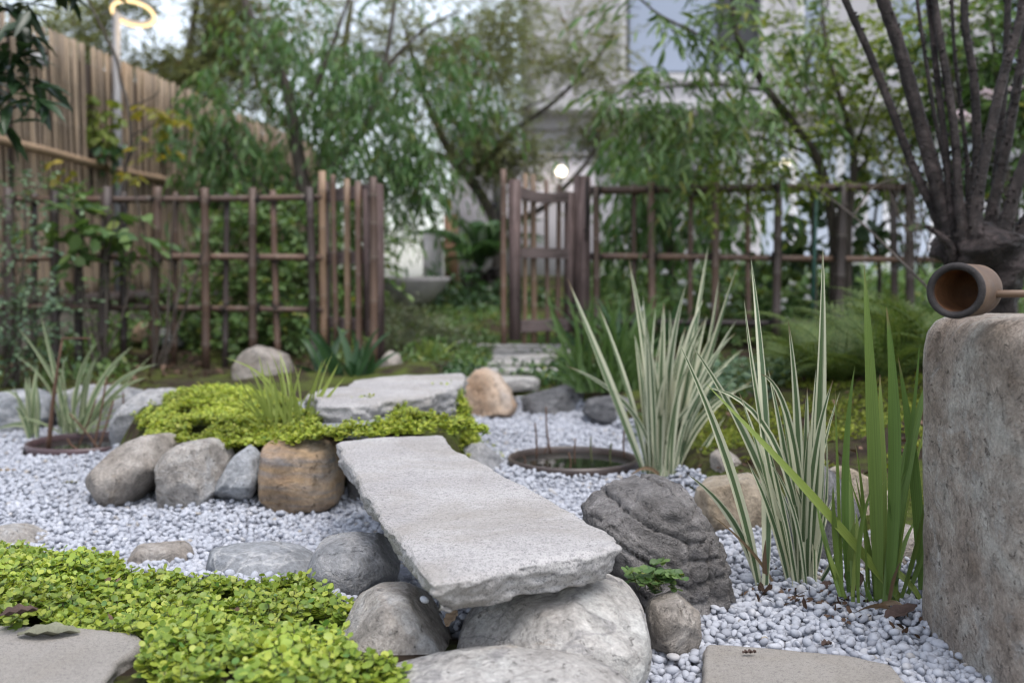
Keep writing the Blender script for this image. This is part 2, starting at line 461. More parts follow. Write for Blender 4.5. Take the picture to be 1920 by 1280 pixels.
# ------------------------------------------------------------------ pebbles
POT1 = (P(1075, 866, 3.1).x, 3.12, .205)
POT2 = (P(160, 838, 3.45).x, 3.47, .20)
def ico(sub):
    bm = bmesh.new(); bmesh.ops.create_icosphere(bm, subdivisions=sub, radius=1)
    bm.verts.index_update()
    V = np.array([v.co[:] for v in bm.verts]); F = np.array([[v.index for v in f.verts] for f in bm.faces])
    bm.free(); return V, F
ICO = {k: ico(k) for k in (1, 2, 3, 4, 5, 6)}
def octa():
    V = [(1, 0, 0), (-1, 0, 0), (0, 1, 0), (0, -1, 0), (0, 0, 1), (0, 0, -1)]; F = []
    V = [Vector(v) for v in V]
    T = [(0, 2, 4), (2, 1, 4), (1, 3, 4), (3, 0, 4), (2, 0, 5), (1, 2, 5), (3, 1, 5), (0, 3, 5)]
    mid = {}
    def m_(a, b):
        k = (min(a, b), max(a, b))
        if k not in mid: V.append((V[a]+V[b]).normalized()); mid[k] = len(V)-1
        return mid[k]
    for a, b, c in T:
        x, y, z = m_(a, b), m_(b, c), m_(c, a); F += [(a, x, z), (x, b, y), (z, y, c), (x, y, z)]
    return np.array([tuple(v) for v in V]), np.array(F)
ICO[0] = octa()
def rotmats(n, tilt=0.5):
    a = rng.uniform(0, 2*PI, n); b = rng.normal(0, tilt, n); c = rng.normal(0, tilt, n)
    def R(ax, t):
        m = np.zeros((n, 3, 3)); i, j, k = {'x': (0, 1, 2), 'y': (1, 2, 0), 'z': (2, 0, 1)}[ax]
        m[:, i, i] = 1; m[:, j, j] = np.cos(t); m[:, k, k] = np.cos(t); m[:, j, k] = -np.sin(t); m[:, k, j] = np.sin(t)
        return m
    return R('x', b) @ R('y', c) @ R('z', a)
def pebbles(C, S, sub, tilt=0.45):
    V, F = ICO[sub]
    n = len(C)
    q = rng.normal(0, 1, (n, 3)); q2 = rng.normal(0, 1, (n, 3))
    lump = 1 + 0.10*np.einsum('ni,vi->nv', q, V) *0.7 + 0.07*np.einsum('ni,vi->nv', q2, V**3 - 0.5*V)
    L = V[None]*lump[..., None]*S[:, None, :]
    R = rotmats(n, tilt)
    L = np.einsum('nij,nvj->nvi', R, L) + C[:, None, :]
    FF = (F[None] + (np.arange(n)*len(V))[:, None, None]).reshape(-1, 3)
    return L.reshape(-1, 3), FF
sp = 0.0115
gx, gy = np.meshgrid(np.arange(-3.2, 1.2, sp), np.arange(1.3, 4.75, sp))
gx = gx.ravel() + rng.uniform(-.5, .5, gx.size)*sp; gy = gy.ravel() + rng.uniform(-.5, .5, gy.size)*sp
PAVER2 = [tuple(G(a_, b_, .032)[:2]) for a_, b_ in [(1326, 1420), (1323, 1204), (1450, 1213), (1600, 1228), (1672, 1243), (1720, 1300), (1800, 1420)]]
def gravel_ok(x, y):
    k = H(x, y) < 0.03
    for (cx, cy, r) in (POT1, POT2): k &= ((x-cx)**2 + (y-cy)**2 > (r+.010)**2)
    k &= sdf(PAVER2, x, y) < .004
    return k & (np.abs(x) < .75*y + .5)
ok = gravel_ok(gx, gy); gx, gy = gx[ok], gy[ok]
ux, uy = rng.uniform(-3.2, 1.2, 40000), rng.uniform(1.3, 4.75, 40000)
ok = gravel_ok(ux, uy); ux, uy = ux[ok], uy[ok]
C = np.vstack([np.stack([gx, gy, rng.uniform(-.004, .010, gx.size)], -1),
               np.stack([ux, uy, rng.uniform(.006, .017, ux.size)], -1)])
C[:, 2] += (gnoise(C[:, 0], C[:, 1], 4, 7)-.5)*.03 + np.clip(H(C[:, 0], C[:, 1]) + .03, 0, .05)
r = rng.uniform(.0060, .0090, len(C))*rng.choice([1, 1, 1, 1.25, .8, 1.1], len(C))
S = np.stack([r*rng.uniform(1.0, 1.3, len(C)), r*rng.uniform(.75, 1.0, len(C)), r*rng.uniform(.5, .85, len(C))], -1)
near = C[:, 1] < 2.2
# gritty bed below the pebbles
bxs, bys = np.meshgrid(np.arange(-3.2, 1.0, .03), np.arange(1.2, 4.8, .03))
inb = (H(bxs, bys) < -.012)
for (cx, cy, r_) in (POT1, POT2): inb &= ((bxs-cx)**2+(bys-cy)**2 > (r_+.01)**2)
nb = np.arange(bxs.size).reshape(bxs.shape)
cell = inb[:-1, :-1] & inb[1:, :-1] & inb[:-1, 1:] & inb[1:, 1:]
qb = np.stack([nb[:-1, :-1], nb[:-1, 1:], nb[1:, 1:], nb[1:, :-1]], -1)[cell]
o = link('gravel_bed', mesh('gravel_bed', np.stack([bxs, bys, np.full(bxs.shape, -.002)], -1), [qb], MAT['bed'])); tag(o, 'pale grit bed below the white pebbles', None, None, 'structure')
mb = MB()
Va, Fa = pebbles(C[near], S[near], 2); mb.add(Va, Fa)
Va, Fa = pebbles(C[~near], S[~near], 0); mb.add(Va, Fa)
o = mb.obj('white_gravel', MAT['pebble']); tag(o, 'bed of rounded pale grey white pebbles around the stone bridge', None, None, 'stuff')
print('pebbles', len(C), near.sum())
# a few strays that lie alone
def one_pebble(p, rr, label):
    Va, Fa = pebbles(np.array([[0, 0, 0.0]]), np.array([[rr*1.15, rr*.9, rr*.75]]), 3)
    o = link('pebble', mesh('pebble', Va, [Fa], MAT['pebble']), None, p)
    tag(o, label, 'pebble')

# ------------------------------------------------------------------ rocks
def fbm(pts, f, octv=4, seed=0, ridged=False):
    off = Vector((seed*7.13, seed*3.7, seed*5.9))
    out = np.empty(len(pts))
    for i, p in enumerate(pts):
        q = Vector(p)*f + off
        out[i] = (mnoise.ridged_multi_fractal(q, 1.0, 2.1, octv, 1.0, 2.0)-1.0) if ridged else mnoise.fractal(q, 0.9, 2.1, octv)
    return out
def rock(name, label, outline, d, thick, mat, cat='rock', seed=1, amp=.05, freq=2.2, facets=9, fdepth=.92, p=2.5, sub=5, ridge=0.010, ridgef=3.0, group=None, strata=None, post=None, yshift=0.0, pz=None, parent=None):
    R3 = np.random.default_rng(seed*17+3)
    pts = np.array([(P(x, y, d).x, P(x, y, d).z) for x, y in outline])
    a = pts; b = np.roll(pts, -1, 0)
    cr = a[:, 0]*b[:, 1]-b[:, 0]*a[:, 1]
    A = cr.sum()/2
    c = np.array([((a[:, 0]+b[:, 0])*cr).sum(), ((a[:, 1]+b[:, 1])*cr).sum()])/(6*A)
    # polar radius
    nth = 360; th = np.arange(nth)*2*PI/nth
    rad = np.full(nth, 1e-4)
    for (q0, q1) in zip(pts-c, np.roll(pts, -1, 0)-c):
        e = q1-q0
        den = np.cos(th)*e[1]-np.sin(th)*e[0]
        with np.errstate(divide='ignore', invalid='ignore'):
            tt = (q0[0]*e[1]-q0[1]*e[0])/den
            uu = (q0[0]*np.sin(th)-q0[1]*np.cos(th))/den
        k = (tt > 0) & (uu >= -1e-6) & (uu <= 1+1e-6)
        rad = np.where(k & (tt > rad), tt, rad)
    ker = np.exp(-np.arange(-8, 9)**2/18.0); ker /= ker.sum()
    rad = np.convolve(np.concatenate([rad[-8:], rad, rad[:8]]), ker, 'valid')
    V, F = ICO[sub]
    m = np.hypot(V[:, 0], V[:, 2]); ang = np.mod(np.arctan2(V[:, 2], V[:, 0]), 2*PI)
    rr = np.interp(ang, np.append(th, 2*PI), np.append(rad, rad[0]))
    s = (m**p + np.abs(V[:, 1])**p + 1e-9)**(-1/p)
    mr = rad.mean()
    L = np.stack([s*m*rr*np.cos(ang), s*V[:, 1]*thick, s*m*rr*np.sin(ang)], -1)
    # broken facets
    for k in range(facets):
        n = R3.normal(0, 1, 3); n[1] -= .5; n /= np.linalg.norm(n)
        dt = L @ n
        lim = dt.max()*R3.uniform(.66, .93)
        L -= n[None]*(np.maximum(dt-lim, 0)*fdepth)[:, None]
    N = L/np.maximum(np.linalg.norm(L, axis=1, keepdims=True), 1e-6)
    if amp: L += N*(fbm(L/mr, freq, 5, seed)*amp*mr)[:, None]
    if ridge: L += N*(fbm(L/mr, ridgef, 4, seed+5, True)*ridge*mr)[:, None]
    if strata:
        sf, sa, sdir = strata
        sdir = np.asarray(sdir, float); sdir /= np.linalg.norm(sdir)
        u = (L @ sdir)/mr*sf + fbm(L/mr, 1.3, 2, seed+9)*.8
        saw = np.abs((u % 1.0)-.5)*2
        L += N*((-(saw**6))*sa*mr)[:, None]
    if post: L = post(L, mr)
    zmin = L[:, 2].min()
    loc = Vector((c[0], d+yshift, CAM_H*0 + c[1]+zmin))
    L[:, 2] -= zmin
    o = link(name, mesh(name, L, [F], mat), parent, loc)
    if label: tag(o, label, cat, group)
    return o

GRY = dict(c1=(.16, .16, .17), c2=(.27, .265, .265), c3=(.38, .37, .36))
MAT['r_pale'] = m_rock('pale_boulder', (.33, .305, .28), (.42, .40, .375), (.53, .51, .485), 6, (.45, .36, .26), .66, (.27, .26, .26), .55, (9, (.5, .3, .2), (.30, .30, .30), (.48, .465, .45), .35))
MAT['r_grey'] = m_rock('grey_boulder', (.15, .155, .165), (.24, .24, .245), (.33, .32, .315), 7, (.36, .32, .27), .68, (.44, .43, .42), .55)
MAT['r_bluegrey'] = m_rock('blue_grey_rock', (.17, .18, .195), (.25, .26, .275), (.34, .345, .355), 5, None, .6, (.46, .46, .46), .4, (10, (.3, .7, .5), (.16, .17, .18), (.36, .36, .36), .6))
MAT['r_tan'] = m_rock('tan_rock', (.19, .165, .14), (.285, .255, .225), (.38, .35, .32), 6, (.22, .17, .12), .62, None, .55)
MAT['r_warm'] = m_rock('warm_orange_rock', (.33, .21, .13), (.38, .285, .21), (.43, .37, .32), 3.2, (.36, .33, .31), .6, None, .5)
MAT['r_striped'] = m_rock('striped_rock', (.22, .135, .075), (.30, .205, .12), (.31, .275, .235), 3.2, (.09, .06, .048), .66, None, .5, (34, (.05, .12, 0), (.18, .19, .205), (.36, .255, .155), .8))
MAT['r_mottled'] = m_rock('mottled_rock', (.17, .155, .14), (.30, .275, .25), (.43, .40, .375), 8, (.17, .11, .065), .66, (.5, .48, .46), .7)
MAT['r_slate'] = m_rock('dark_layered_rock', (.07, .07, .075), (.145, .145, .15), (.25, .245, .25), 7, None, .6, None, .8, (26, (.1, .15, 0), (.05, .05, .055), (.28, .28, .285), .6))
MAT['r_fluted'] = m_rock('fluted_brown_boulder', (.095, .088, .084), (.165, .155, .15), (.25, .235, .228), 9, (.36, .34, .32), .68, None, .7)
MAT['r_yellow'] = m_rock('ochre_rock', (.20, .155, .105), (.29, .245, .185), (.37, .34, .30), 5, (.27, .22, .16), .64, None, .5)
MAT['r_pillar'] = m_rock('pillar_stone', (.21, .165, .13), (.36, .31, .265), (.47, .44, .40), 7.0, (.52, .50, .47), .60, None, .9, (5, (0.1, .1, 0), (.17, .11, .078), (.38, .345, .315), .35), .9)

# front group that carries the bridge
rock('boulder', 'broad smooth pale boulder under the front end of the stone bridge', [(860, 1215), (866, 1180), (893, 1145), (950, 1117), (1015, 1098), (1080, 1089), (1140, 1094), (1183, 1112), (1208, 1145), (1216, 1190), (1206, 1240), (1185, 1285), (1000, 1300), (870, 1270)], 1.47, .17, MAT['r_pale'], seed=3, amp=.035, facets=3, sub=6, p=2.7, ridge=.012, ridgef=2.2)
rock('boulder', 'rounded grey and rust veined boulder below the near left corner of the bridge', [(640, 1180), (655, 1135), (700, 1110), (760, 1112), (820, 1142), (852, 1185), (850, 1220), (800, 1260), (680, 1270), (640, 1225)], 1.45, .13, MAT['r_mottled'], seed=4, amp=.04, facets=9, sub=5)
rock('rock', 'small upright cream rock between the fluted boulder and the square paver', [(1213, 1150), (1228, 1112), (1255, 1096), (1290, 1112), (1310, 1145), (1312, 1190), (1295, 1228), (1240, 1235), (1217, 1205)], 1.58, .075, MAT['r_tan'], seed=5, amp=.05, facets=9, sub=5)
rock('rock', 'smooth grey rounded rock beside the left edge of the bridge', [(582, 1050), (600, 1015), (650, 998), (705, 1003), (740, 1030), (750, 1065), (735, 1110), (650, 1125), (590, 1105)], 1.86, .12, MAT['r_grey'], seed=6, amp=.025, facets=4, sub=5)
rock('rock', 'low flat bluish grey rock with pale streaks edging the gravel', [(340, 1060), (370, 1040), (430, 1028), (500, 1023), (560, 1031), (592, 1050), (595, 1090), (480, 1118), (360, 1110)], 1.98, .11, MAT['r_bluegrey'], seed=7, amp=.03, facets=9, sub=5)
rock('rock', 'low rough cream rock half hidden by golden creeping leaves', [(222, 1040), (245, 1022), (290, 1017), (340, 1022), (362, 1040), (350, 1085), (240, 1090)], 2.1, .09, MAT['r_tan'], seed=8, amp=.05, facets=9, sub=4, ridge=.03)
rock('rock', 'sliver of mottled rock at the gravel edge, farthest left of the low edging', [(-60, 1010), (-10, 988), (40, 986), (75, 1005), (140, 1030), (120, 1060), (-50, 1070)], 2.25, .09, MAT['r_mottled'], seed=9, amp=.05, sub=4)
rock('rock', 'long flat weathered rock at the very front below the pale boulder', [(580, 1330), (690, 1282), (790, 1254), (900, 1239), (1050, 1243), (1150, 1270), (1230, 1330), (1200, 1430), (620, 1430)], 1.24, .11, MAT['r_pale'], seed=10, amp=.03, facets=4, sub=5, p=3.0)
# big fluted boulder
def flute(L, mr):
    u = L[:, 0]/mr; w = L[:, 2]/mr; y = L[:, 1]/mr
    wob = fbm(L/mr, 1.2, 2, 41)*.45
    wob2 = fbm(L/mr, 2.4, 2, 47)*.5
    N = L/np.maximum(np.linalg.norm(L, axis=1, keepdims=True), 1e-6)
    def groove(s, width): return np.exp(-(s/width)**2)
    right = sst(.05, .45, u)
    # columns on the right half, running down the face
    c = (u*3.0 + y*.9 + w*.25 + wob*.5) ; cf = np.abs((c % 1)-.5)*2
    r = (w*3.3 - u*.8 + wob2*.5) ; rf = np.abs((r % 1)-.5)*2
    dpt = -(cf**5*.14 + rf**6*.11)*right
    # diagonal ledges on the left half, falling to the right
    q = (w*1.55 + u*1.0 + wob*.45 + y*.3); qf = (q % 1)
    dpt += -(groove(qf-.5, .035)*.12 + groove(qf-.8, .025)*.05 - .03*sst(.5, .95, qf))*(1-right*.75)
    return L + N*(dpt*mr)[:, None]
rock('boulder', 'brown grey fluted boulder with deep cracks beside the bridge end', [(1094, 962), (1110, 935), (1160, 912), (1205, 898), (1250, 902), (1290, 922), (1320, 965), (1345, 1010), (1362, 1060), (1368, 1105), (1345, 1140), (1250, 1165), (1170, 1130), (1130, 1050), (1097, 985)], 1.86, .16, MAT['r_fluted'], seed=12, amp=.03, freq=3.0, facets=2, sub=6, p=2.8, post=flute, ridge=.028, ridgef=4.5)
# row holding the planted island
rock('rock', 'large smooth tan boulder leaning at the left end of the island row', [(163, 910), (180, 880), (225, 835), (270, 815), (325, 816), (335, 845), (300, 900), (262, 940), (235, 952), (190, 942), (168, 928)], 2.66, .15, MAT['r_tan'], 'boulder', seed=14, amp=.035, facets=9, sub=5)
rock('rock', 'pitted grey rock with brown pockets, second in the island row', [(284, 930), (288, 895), (310, 850), (345, 828), (390, 824), (425, 840), (434, 865), (420, 905), (395, 945), (350, 962), (300, 955)], 2.58, .14, MAT['r_mottled'], 'rock', seed=15, amp=.05, facets=10, sub=5, ridge=.02)
rock('rock', 'narrow slanting blue grey rock, third in the island row', [(404, 935), (415, 895), (440, 855), (465, 835), (492, 840), (498, 870), (490, 910), (465, 945), (430, 955), (410, 950)], 2.58, .10, MAT['r_bluegrey'], 'rock', seed=16, amp=.04, facets=9, sub=5)
rock('rock', 'blocky rock striped in orange and grey next to the bridge', [(495, 930), (495, 880), (500, 830), (520, 818), (615, 816), (636, 832), (641, 880), (640, 935), (620, 950), (540, 954), (510, 950)], 2.6, .12, MAT['r_striped'], 'rock', seed=17, amp=.022, facets=4, sub=5, p=4.2)
rock('rock', 'dark shaded rock under the far end of the bridge', [(636, 950), (640, 880), (690, 870), (760, 875), (800, 960), (700, 965)], 2.72, .12, MAT['r_slate'], 'rock', seed=18, amp=.06, sub=4)
rock('rock', 'bumpy grey stone against the right side of the bridge', [(850, 850), (868, 828), (900, 828), (930, 850), (955, 880), (940, 905), (880, 900), (850, 880)], 3.05, .10, MAT['r_grey'], 'rock', seed=19, amp=.06, sub=5, ridge=.03)
# behind the island
rock('rock', 'tall grey slanted boulder behind the left edge of the island plants', [(203, 850), (215, 800), (240, 755), (275, 730), (330, 722), (365, 745), (360, 790), (300, 850), (250, 890), (210, 885)], 3.35, .2, MAT['r_grey'], 'boulder', seed=20, amp=.045, sub=5)
rock('rock', 'rounded brown topped boulder standing before the left lattice fence', [(424, 715), (440, 685), (462, 655), (485, 648), (510, 655), (535, 665), (546, 690), (552, 725), (540, 750), (440, 750)], 4.55, .2, MAT['r_tan'], 'boulder', seed=21, amp=.04, sub=5)
rock('rock', 'orange tinged boulder at the far gravel edge by the upper bridge', [(868, 745), (872, 715), (890, 695), (912, 690), (935, 702), (958, 730), (970, 765), (960, 780), (900, 782), (872, 772)], 4.25, .17, MAT['r_warm'], 'boulder', seed=22, amp=.04, facets=10, sub=5)
rock('rock', 'grey white banded stone bulging from the golden leaves before the upper bridge', [(690, 775), (700, 745), (740, 735), (785, 738), (815, 755), (832, 785), (800, 810), (700, 805)], 3.75, .15, MAT['r_bluegrey'], 'rock', seed=23, amp=.035, sub=5)
rock('rock', 'small pointed cream stone at the foot of the left gate post', [(708, 700), (715, 672), (730, 656), (748, 665), (756, 690), (770, 715), (700, 718)], 4.85, .12, MAT['r_tan'], 'rock', seed=24, amp=.05, sub=4)
rock('rock', 'shadowed block stone carrying the right end of the upper bridge', [(790, 785), (800, 740), (830, 728), (865, 735), (872, 770), (860, 795)], 4.4, .13, MAT['r_slate'], 'rock', seed=25, amp=.06, sub=4, strata=(3, .05, (0, .2, 1)))
rock('rock', 'dark layered slate rock at the back gravel edge', [(976, 770), (982, 742), (1010, 735), (1060, 722), (1095, 724), (1112, 745), (1108, 775), (1050, 790), (990, 790)], 4.4, .16, MAT['r_slate'], 'rock', seed=26, amp=.05, sub=5, strata=(3.5, .07, (.1, .2, 1)), ridge=.03)
rock('rock', 'second dark layered rock, to the right along the back gravel edge', [(1090, 775), (1100, 750), (1150, 742), (1200, 748), (1230, 780), (1215, 815), (1140, 800)], 4.1, .15, MAT['r_slate'], 'rock', seed=27, amp=.05, sub=5, strata=(3.0, .07, (.1, .2, 1)), ridge=.03)
rock('rock', 'low dark rock behind the variegated iris at the gravel edge', [(1200, 825), (1215, 790), (1260, 770), (1300, 790), (1325, 840), (1290, 870), (1220, 860)], 3.5, .13, MAT['r_slate'], 'rock', seed=28, amp=.05, sub=4)
rock('rock', 'long low blue grey rock left of the sunken purple pot', [(-60, 800), (-30, 745), (20, 732), (65, 730), (95, 750), (100, 795), (70, 822), (-20, 825)], 3.85, .17, MAT['r_bluegrey'], 'rock', seed=29, amp=.05, sub=5, strata=(2.2, .06, (.1, .1, 1)))
rock('rock', 'wide grey rock behind the pale striped grass on the left', [(100, 800), (108, 740), (160, 716), (220, 722), (265, 735), (262, 790), (220, 830), (120, 830)], 3.9, .16, MAT['r_grey'], 'rock', seed=30, amp=.05, sub=5)
rock('rock', 'small mauve grey stone peeping over the island plants', [(370, 745), (385, 728), (415, 726), (440, 735), (445, 760), (380, 765)], 3.95, .1, MAT['r_bluegrey'], 'rock', seed=31, amp=.04, sub=4)
rock('rock', 'brown stone lying behind the left lattice fence', [(250, 640), (258, 612), (275, 600), (300, 612), (312, 645)], 5.9, .14, MAT['r_warm'], 'rock', seed=32, amp=.05, sub=4)
rock('rock', 'grey stone touching the brown one behind the lattice fence', [(292, 645), (298, 618), (320, 612), (340, 640), (342, 650)], 5.8, .12, MAT['r_grey'], 'rock', seed=33, amp=.05, sub=4)
# right bank
rock('rock', 'ochre boulder behind the fluted boulder', [(1298, 950), (1305, 905), (1335, 885), (1375, 878), (1420, 893), (1440, 930), (1435, 985), (1400, 1005), (1340, 1008), (1305, 990)], 2.42, .14, MAT['r_yellow'], 'boulder', seed=34, amp=.03, sub=5)
rock('rock', 'small cream stone at the top of the ochre boulder', [(1325, 890), (1335, 850), (1360, 842), (1385, 856), (1388, 885), (1370, 900)], 2.75, .09, MAT['r_tan'], 'rock', seed=35, amp=.05, sub=4)
rock('rock', 'dark blue grey boulder behind the striped iris blades', [(1462, 1050), (1468, 950), (1480, 890), (1500, 868), (1545, 872), (1585, 905), (1610, 960), (1620, 1040), (1600, 1085), (1500, 1090)], 2.12, .14, MAT['r_slate'], 'boulder', seed=36, amp=.04, sub=5)
rock('rock', 'cream and brown boulder behind the plain green iris', [(1560, 960), (1562, 885), (1590, 876), (1630, 895), (1680, 935), (1700, 985), (1680, 1050), (1620, 1070), (1570, 1030)], 2.2, .14, MAT['r_yellow'], 'boulder', seed=37, amp=.04, facets=10, sub=5)
rock('rock', 'brown rock low between the green iris and the stone pillar', [(1600, 1095), (1610, 1040), (1650, 1000), (1700, 985), (1760, 1000), (1770, 1080), (1720, 1120), (1640, 1125)], 1.98, .12, MAT['r_tan'], 'rock', seed=38, amp=.05, sub=4)
rock('rock', 'small grey stone lying on the mossy bank', [(1630, 765), (1635, 750), (1650, 747), (1668, 752), (1672, 766), (1650, 772)], 3.2, .04, MAT['r_grey'], 'stone', seed=39, amp=.05, sub=4)
# basin pillar
rock('stone_pillar', 'tall rough brown grey stone pillar carrying the bamboo ladle', [(1757, 640), (1758, 604), (1770, 592), (1850, 588), (2110, 590), (2165, 615), (2178, 760), (2188, 1000), (2195, 1400), (1757, 1400), (1756, 1230), (1756, 1000), (1757, 800)], 1.6, .19, MAT['r_pillar'], 'stone pillar', seed=40, amp=.009, freq=3.2, facets=0, sub=6, p=10.0, ridge=.004, ridgef=4, yshift=-.10)

# flat stones
def slab(name, label, poly, z, th, mat, cat, seed=1, n=220, edge=.012, under=.02, topamp=.004, group=None, rings=40, tilt=(0, 0), parent=None, lumps=.0):
    """poly: world XY outline of the top face, counter-clockwise"""
    R3 = np.random.default_rng(seed)
    p = np.asarray(poly, float)
    if (p[:, 0]*np.roll(p[:, 1], -1) - np.roll(p[:, 0], -1)*p[:, 1]).sum() < 0: p = p[::-1].copy()
    seg = np.linalg.norm(np.roll(p, -1, 0)-p, axis=1); cum = np.concatenate([[0], np.cumsum(seg)])
    s = np.linspace(0, cum[-1], n, endpoint=False)
    pc = np.vstack([p, p[:1]])
    x = np.interp(s, cum, pc[:, 0]); y = np.interp(s, cum, pc[:, 1])
    k = max(1, n//150)
    ker = np.ones(2*k+1)/(2*k+1)
    def sm(a): return np.convolve(np.concatenate([a[-k:], a, a[:k]]), ker, 'valid')
    x, y = sm(x), sm(y)
    c = np.array([x.mean(), y.mean()])
    dx = np.gradient(x); dy = np.gradient(y); ln = np.hypot(dx, dy)
    nx, ny = dy/ln, -dx/ln
    O = np.stack([x, y], -1)
    def edge_noise(f, sd): return fbm(np.stack([x*f, y*f, np.full(n, sd*1.7)], -1), 1.0, 5, sd)
    O = O + np.stack([nx, ny], -1)*(edge_noise(9, seed)*edge)[:, None]
    NN = np.stack([nx, ny], -1)
    layers = []
    fr = np.linspace(.0, 1, rings)**.75
    for f in fr[1:]: layers.append((c + (O-c)*f, None, f))
    V = [np.array([[c[0], c[1], 0.0]])]
    for xy, _, f in layers:
        V.append(np.column_stack([xy, np.zeros(n)]))
    ntop = sum(len(v) for v in V)
    side = 14
    for i in range(1, side+1):
        q = i/side
        off = (edge_noise(14, seed+2)*.35 + .3)*edge*math.sin(min(1, q*2.2)*PI/2) - under*q**1.5*(1+edge_noise(6, seed+3))
        rough = fbm(np.column_stack([O*26, np.full(n, q*th*60)]), 1.0, 4, seed+4)*edge*.8 + fbm(np.column_stack([O*70, np.full(n, q*th*110)]), 1.0, 3, seed+14)*edge*.35
        zz = -th*q*(1 + .22*edge_noise(5, seed+5))
        V.append(np.column_stack([O + NN*(off+rough)[:, None], zz]))
    V.append(np.column_stack([c + (V[-1][:, :2]-c)*.3, V[-1][:, 2]]))
    Vv = np.vstack(V)
    top = Vv[:ntop]
    amp = fbm(np.column_stack([top[:, :2]*5, np.zeros(ntop)]), 1.0, 5, seed+6)*topamp
    edgef = np.concatenate([[0]]+[np.full(n, f) for f in fr[1:]])
    amp -= np.where(edgef > .985, .004, 0) + lumps*sst(.80, 1.0, edgef)*np.abs(fbm(np.column_stack([top[:, :2]*9, np.zeros(ntop)]), 1.0, 3, seed+8))
    Vv[:ntop, 2] += amp
    rim_dz = np.tile(Vv[ntop-n:ntop, 2], side+1)
    Vv[ntop:, 2] += rim_dz
    Vv[:, 2] += z + (Vv[:, 0]-c[0])*tilt[0] + (Vv[:, 1]-c[1])*tilt[1]
    nl = (len(Vv)-1)//n
    j = np.arange(n); j2 = (j+1) % n
    T = np.stack([np.zeros(n, int), 1+j, 1+j2], -1)
    Qs = np.vstack([np.stack([1+i*n+j, 1+(i+1)*n+j, 1+(i+1)*n+j2, 1+i*n+j2], -1) for i in range(nl-1)])
    last = 1+(nl-1)*n + np.arange(n)
    loc = Vector((c[0], c[1], z-th))
    if parent is not None: loc = loc - parent.location
    o = link(name, mesh(name, Vv-np.array([c[0], c[1], z-th]), [T, Qs, last[None, ::-1]], mat), parent, loc)
    if label: tag(o, label, cat, group)
    return o
def gp(pts, z): return [tuple(G(x, y, z)[:2]) for x, y in pts]
slab('stone_bridge', 'long pale granite slab bridging from the front boulders to the island', gp([(812, 1092), (855, 1087), (920, 1070), (1000, 1053), (1080, 1040), (1140, 1032), (1165, 1020), (1150, 1003), (1090, 968), (1020, 930), (950, 893), (905, 866), (872, 848), (848, 838), (836, 826), (826, 814), (760, 815), (690, 820), (634, 828), (640, 850), (668, 900), (700, 945), (730, 985), (760, 1025), (785, 1060)], .212), .212, .046, MAT['granite'], 'stone bridge', seed=3, n=520, edge=.009, under=.026, topamp=.0035, rings=70, lumps=.003)
slab('upper_bridge_slab', 'shorter pale granite slab at the back of the island before the gate', gp([(572, 738), (600, 728), (655, 722), (662, 712), (760, 703), (868, 699), (874, 712), (850, 728), (800, 740), (740, 750), (660, 760), (600, 758)], .262), .262, .085, MAT['granite'], 'stone slab', seed=5, n=260, edge=.014, under=.03, topamp=.008, rings=36)
slab('paving_slab', 'pale square paver partly under golden leaves, with a dead leaf on it', gp([(-260, 1420), (-300, 1172), (0, 1172), (150, 1176), (262, 1186), (278, 1200), (215, 1240), (185, 1290), (160, 1420)], .085), .085, .06, MAT['paver'], 'paving slab', seed=7, n=240, edge=.006, under=.005, topamp=.002, rings=36)
slab('paving_slab', 'pale square paver beside the pebbles at the foot of the pillar', gp([(1326, 1420), (1323, 1204), (1450, 1213), (1600, 1228), (1672, 1243), (1720, 1300), (1800, 1420)], .032), .032, .05, MAT['paver'], 'paving slab', seed=8, n=240, edge=.005, under=.004, topamp=.002, rings=36)
slab('stepping_stone', 'flat grey stepping stone in the golden leaves behind the bridge', gp([(600, 795), (606, 782), (660, 776), (710, 778), (745, 786), (728, 796), (680, 803), (620, 802)], .215), .215, .03, MAT['r_bluegrey'], 'stepping stone', seed=9, n=140, edge=.012, under=.01, topamp=.01, rings=20)
slab('stepping_stone', 'small mauve grey stepping stone near the grass tuft on the island', gp([(558, 762), (565, 750), (610, 748), (645, 756), (635, 767), (590, 772)], .215), .215, .03, MAT['r_bluegrey'], 'stepping stone', seed=10, n=120, edge=.012, under=.01, topamp=.01, rings=20)
steps = []
for (xa, xb, ya, yb, lb) in [(868, 1010, 708, 719, 'wide path slab nearest the orange boulder'), (884, 1053, 692.5, 702, 'path slab, second from the orange boulder'), (912, 1050, 678, 686.5, 'path slab, third from the orange boulder'),
        (922, 1044, 667, 673.5, 'path slab, fourth from the orange boulder'), (923, 1072, 657.5, 663, 'path slab under the open gate, fifth from the orange boulder'), (890, 1075, 648.5, 653.5, 'path slab inside the gate, farthest of the path slabs'), (853, 886, 641, 647, 'small path stone left of the farthest path slab')]:
    d_ = .836/(((ya+yb)/2-520)/FPX+.08); zz_ = .10+.08*(d_-4.2)
    m_, h_ = (ya+yb)/2, (yb-ya)*.40; ya, yb = m_-h_, m_+h_
    j_ = (yb-ya)*.12
    steps.append(([(xa, yb), ((xa+xb)/2, yb+rng.uniform(-j_, j_)), (xb, yb-j_), (xb+rng.uniform(-6, 6), (ya+yb)/2), (xb-rng.uniform(2, 14), ya+j_), ((xa*.6+xb*.4), ya+rng.uniform(-j_, j_)), (xa+rng.uniform(2, 14), ya)], zz_, lb))
for i, (pl, z, lb) in enumerate(steps):
    pts = gp(pl, z)
    slab('path_slab', lb, pts, z+.014, .05, MAT['path'], 'path slab', seed=20+i, n=120, edge=.008, under=.004, topamp=.004, rings=14, group='stone slabs of the garden path')
one_pebble(P(796, 1124, 1.36), .0062, 'single pale pebble caught at the near corner of the stone bridge')

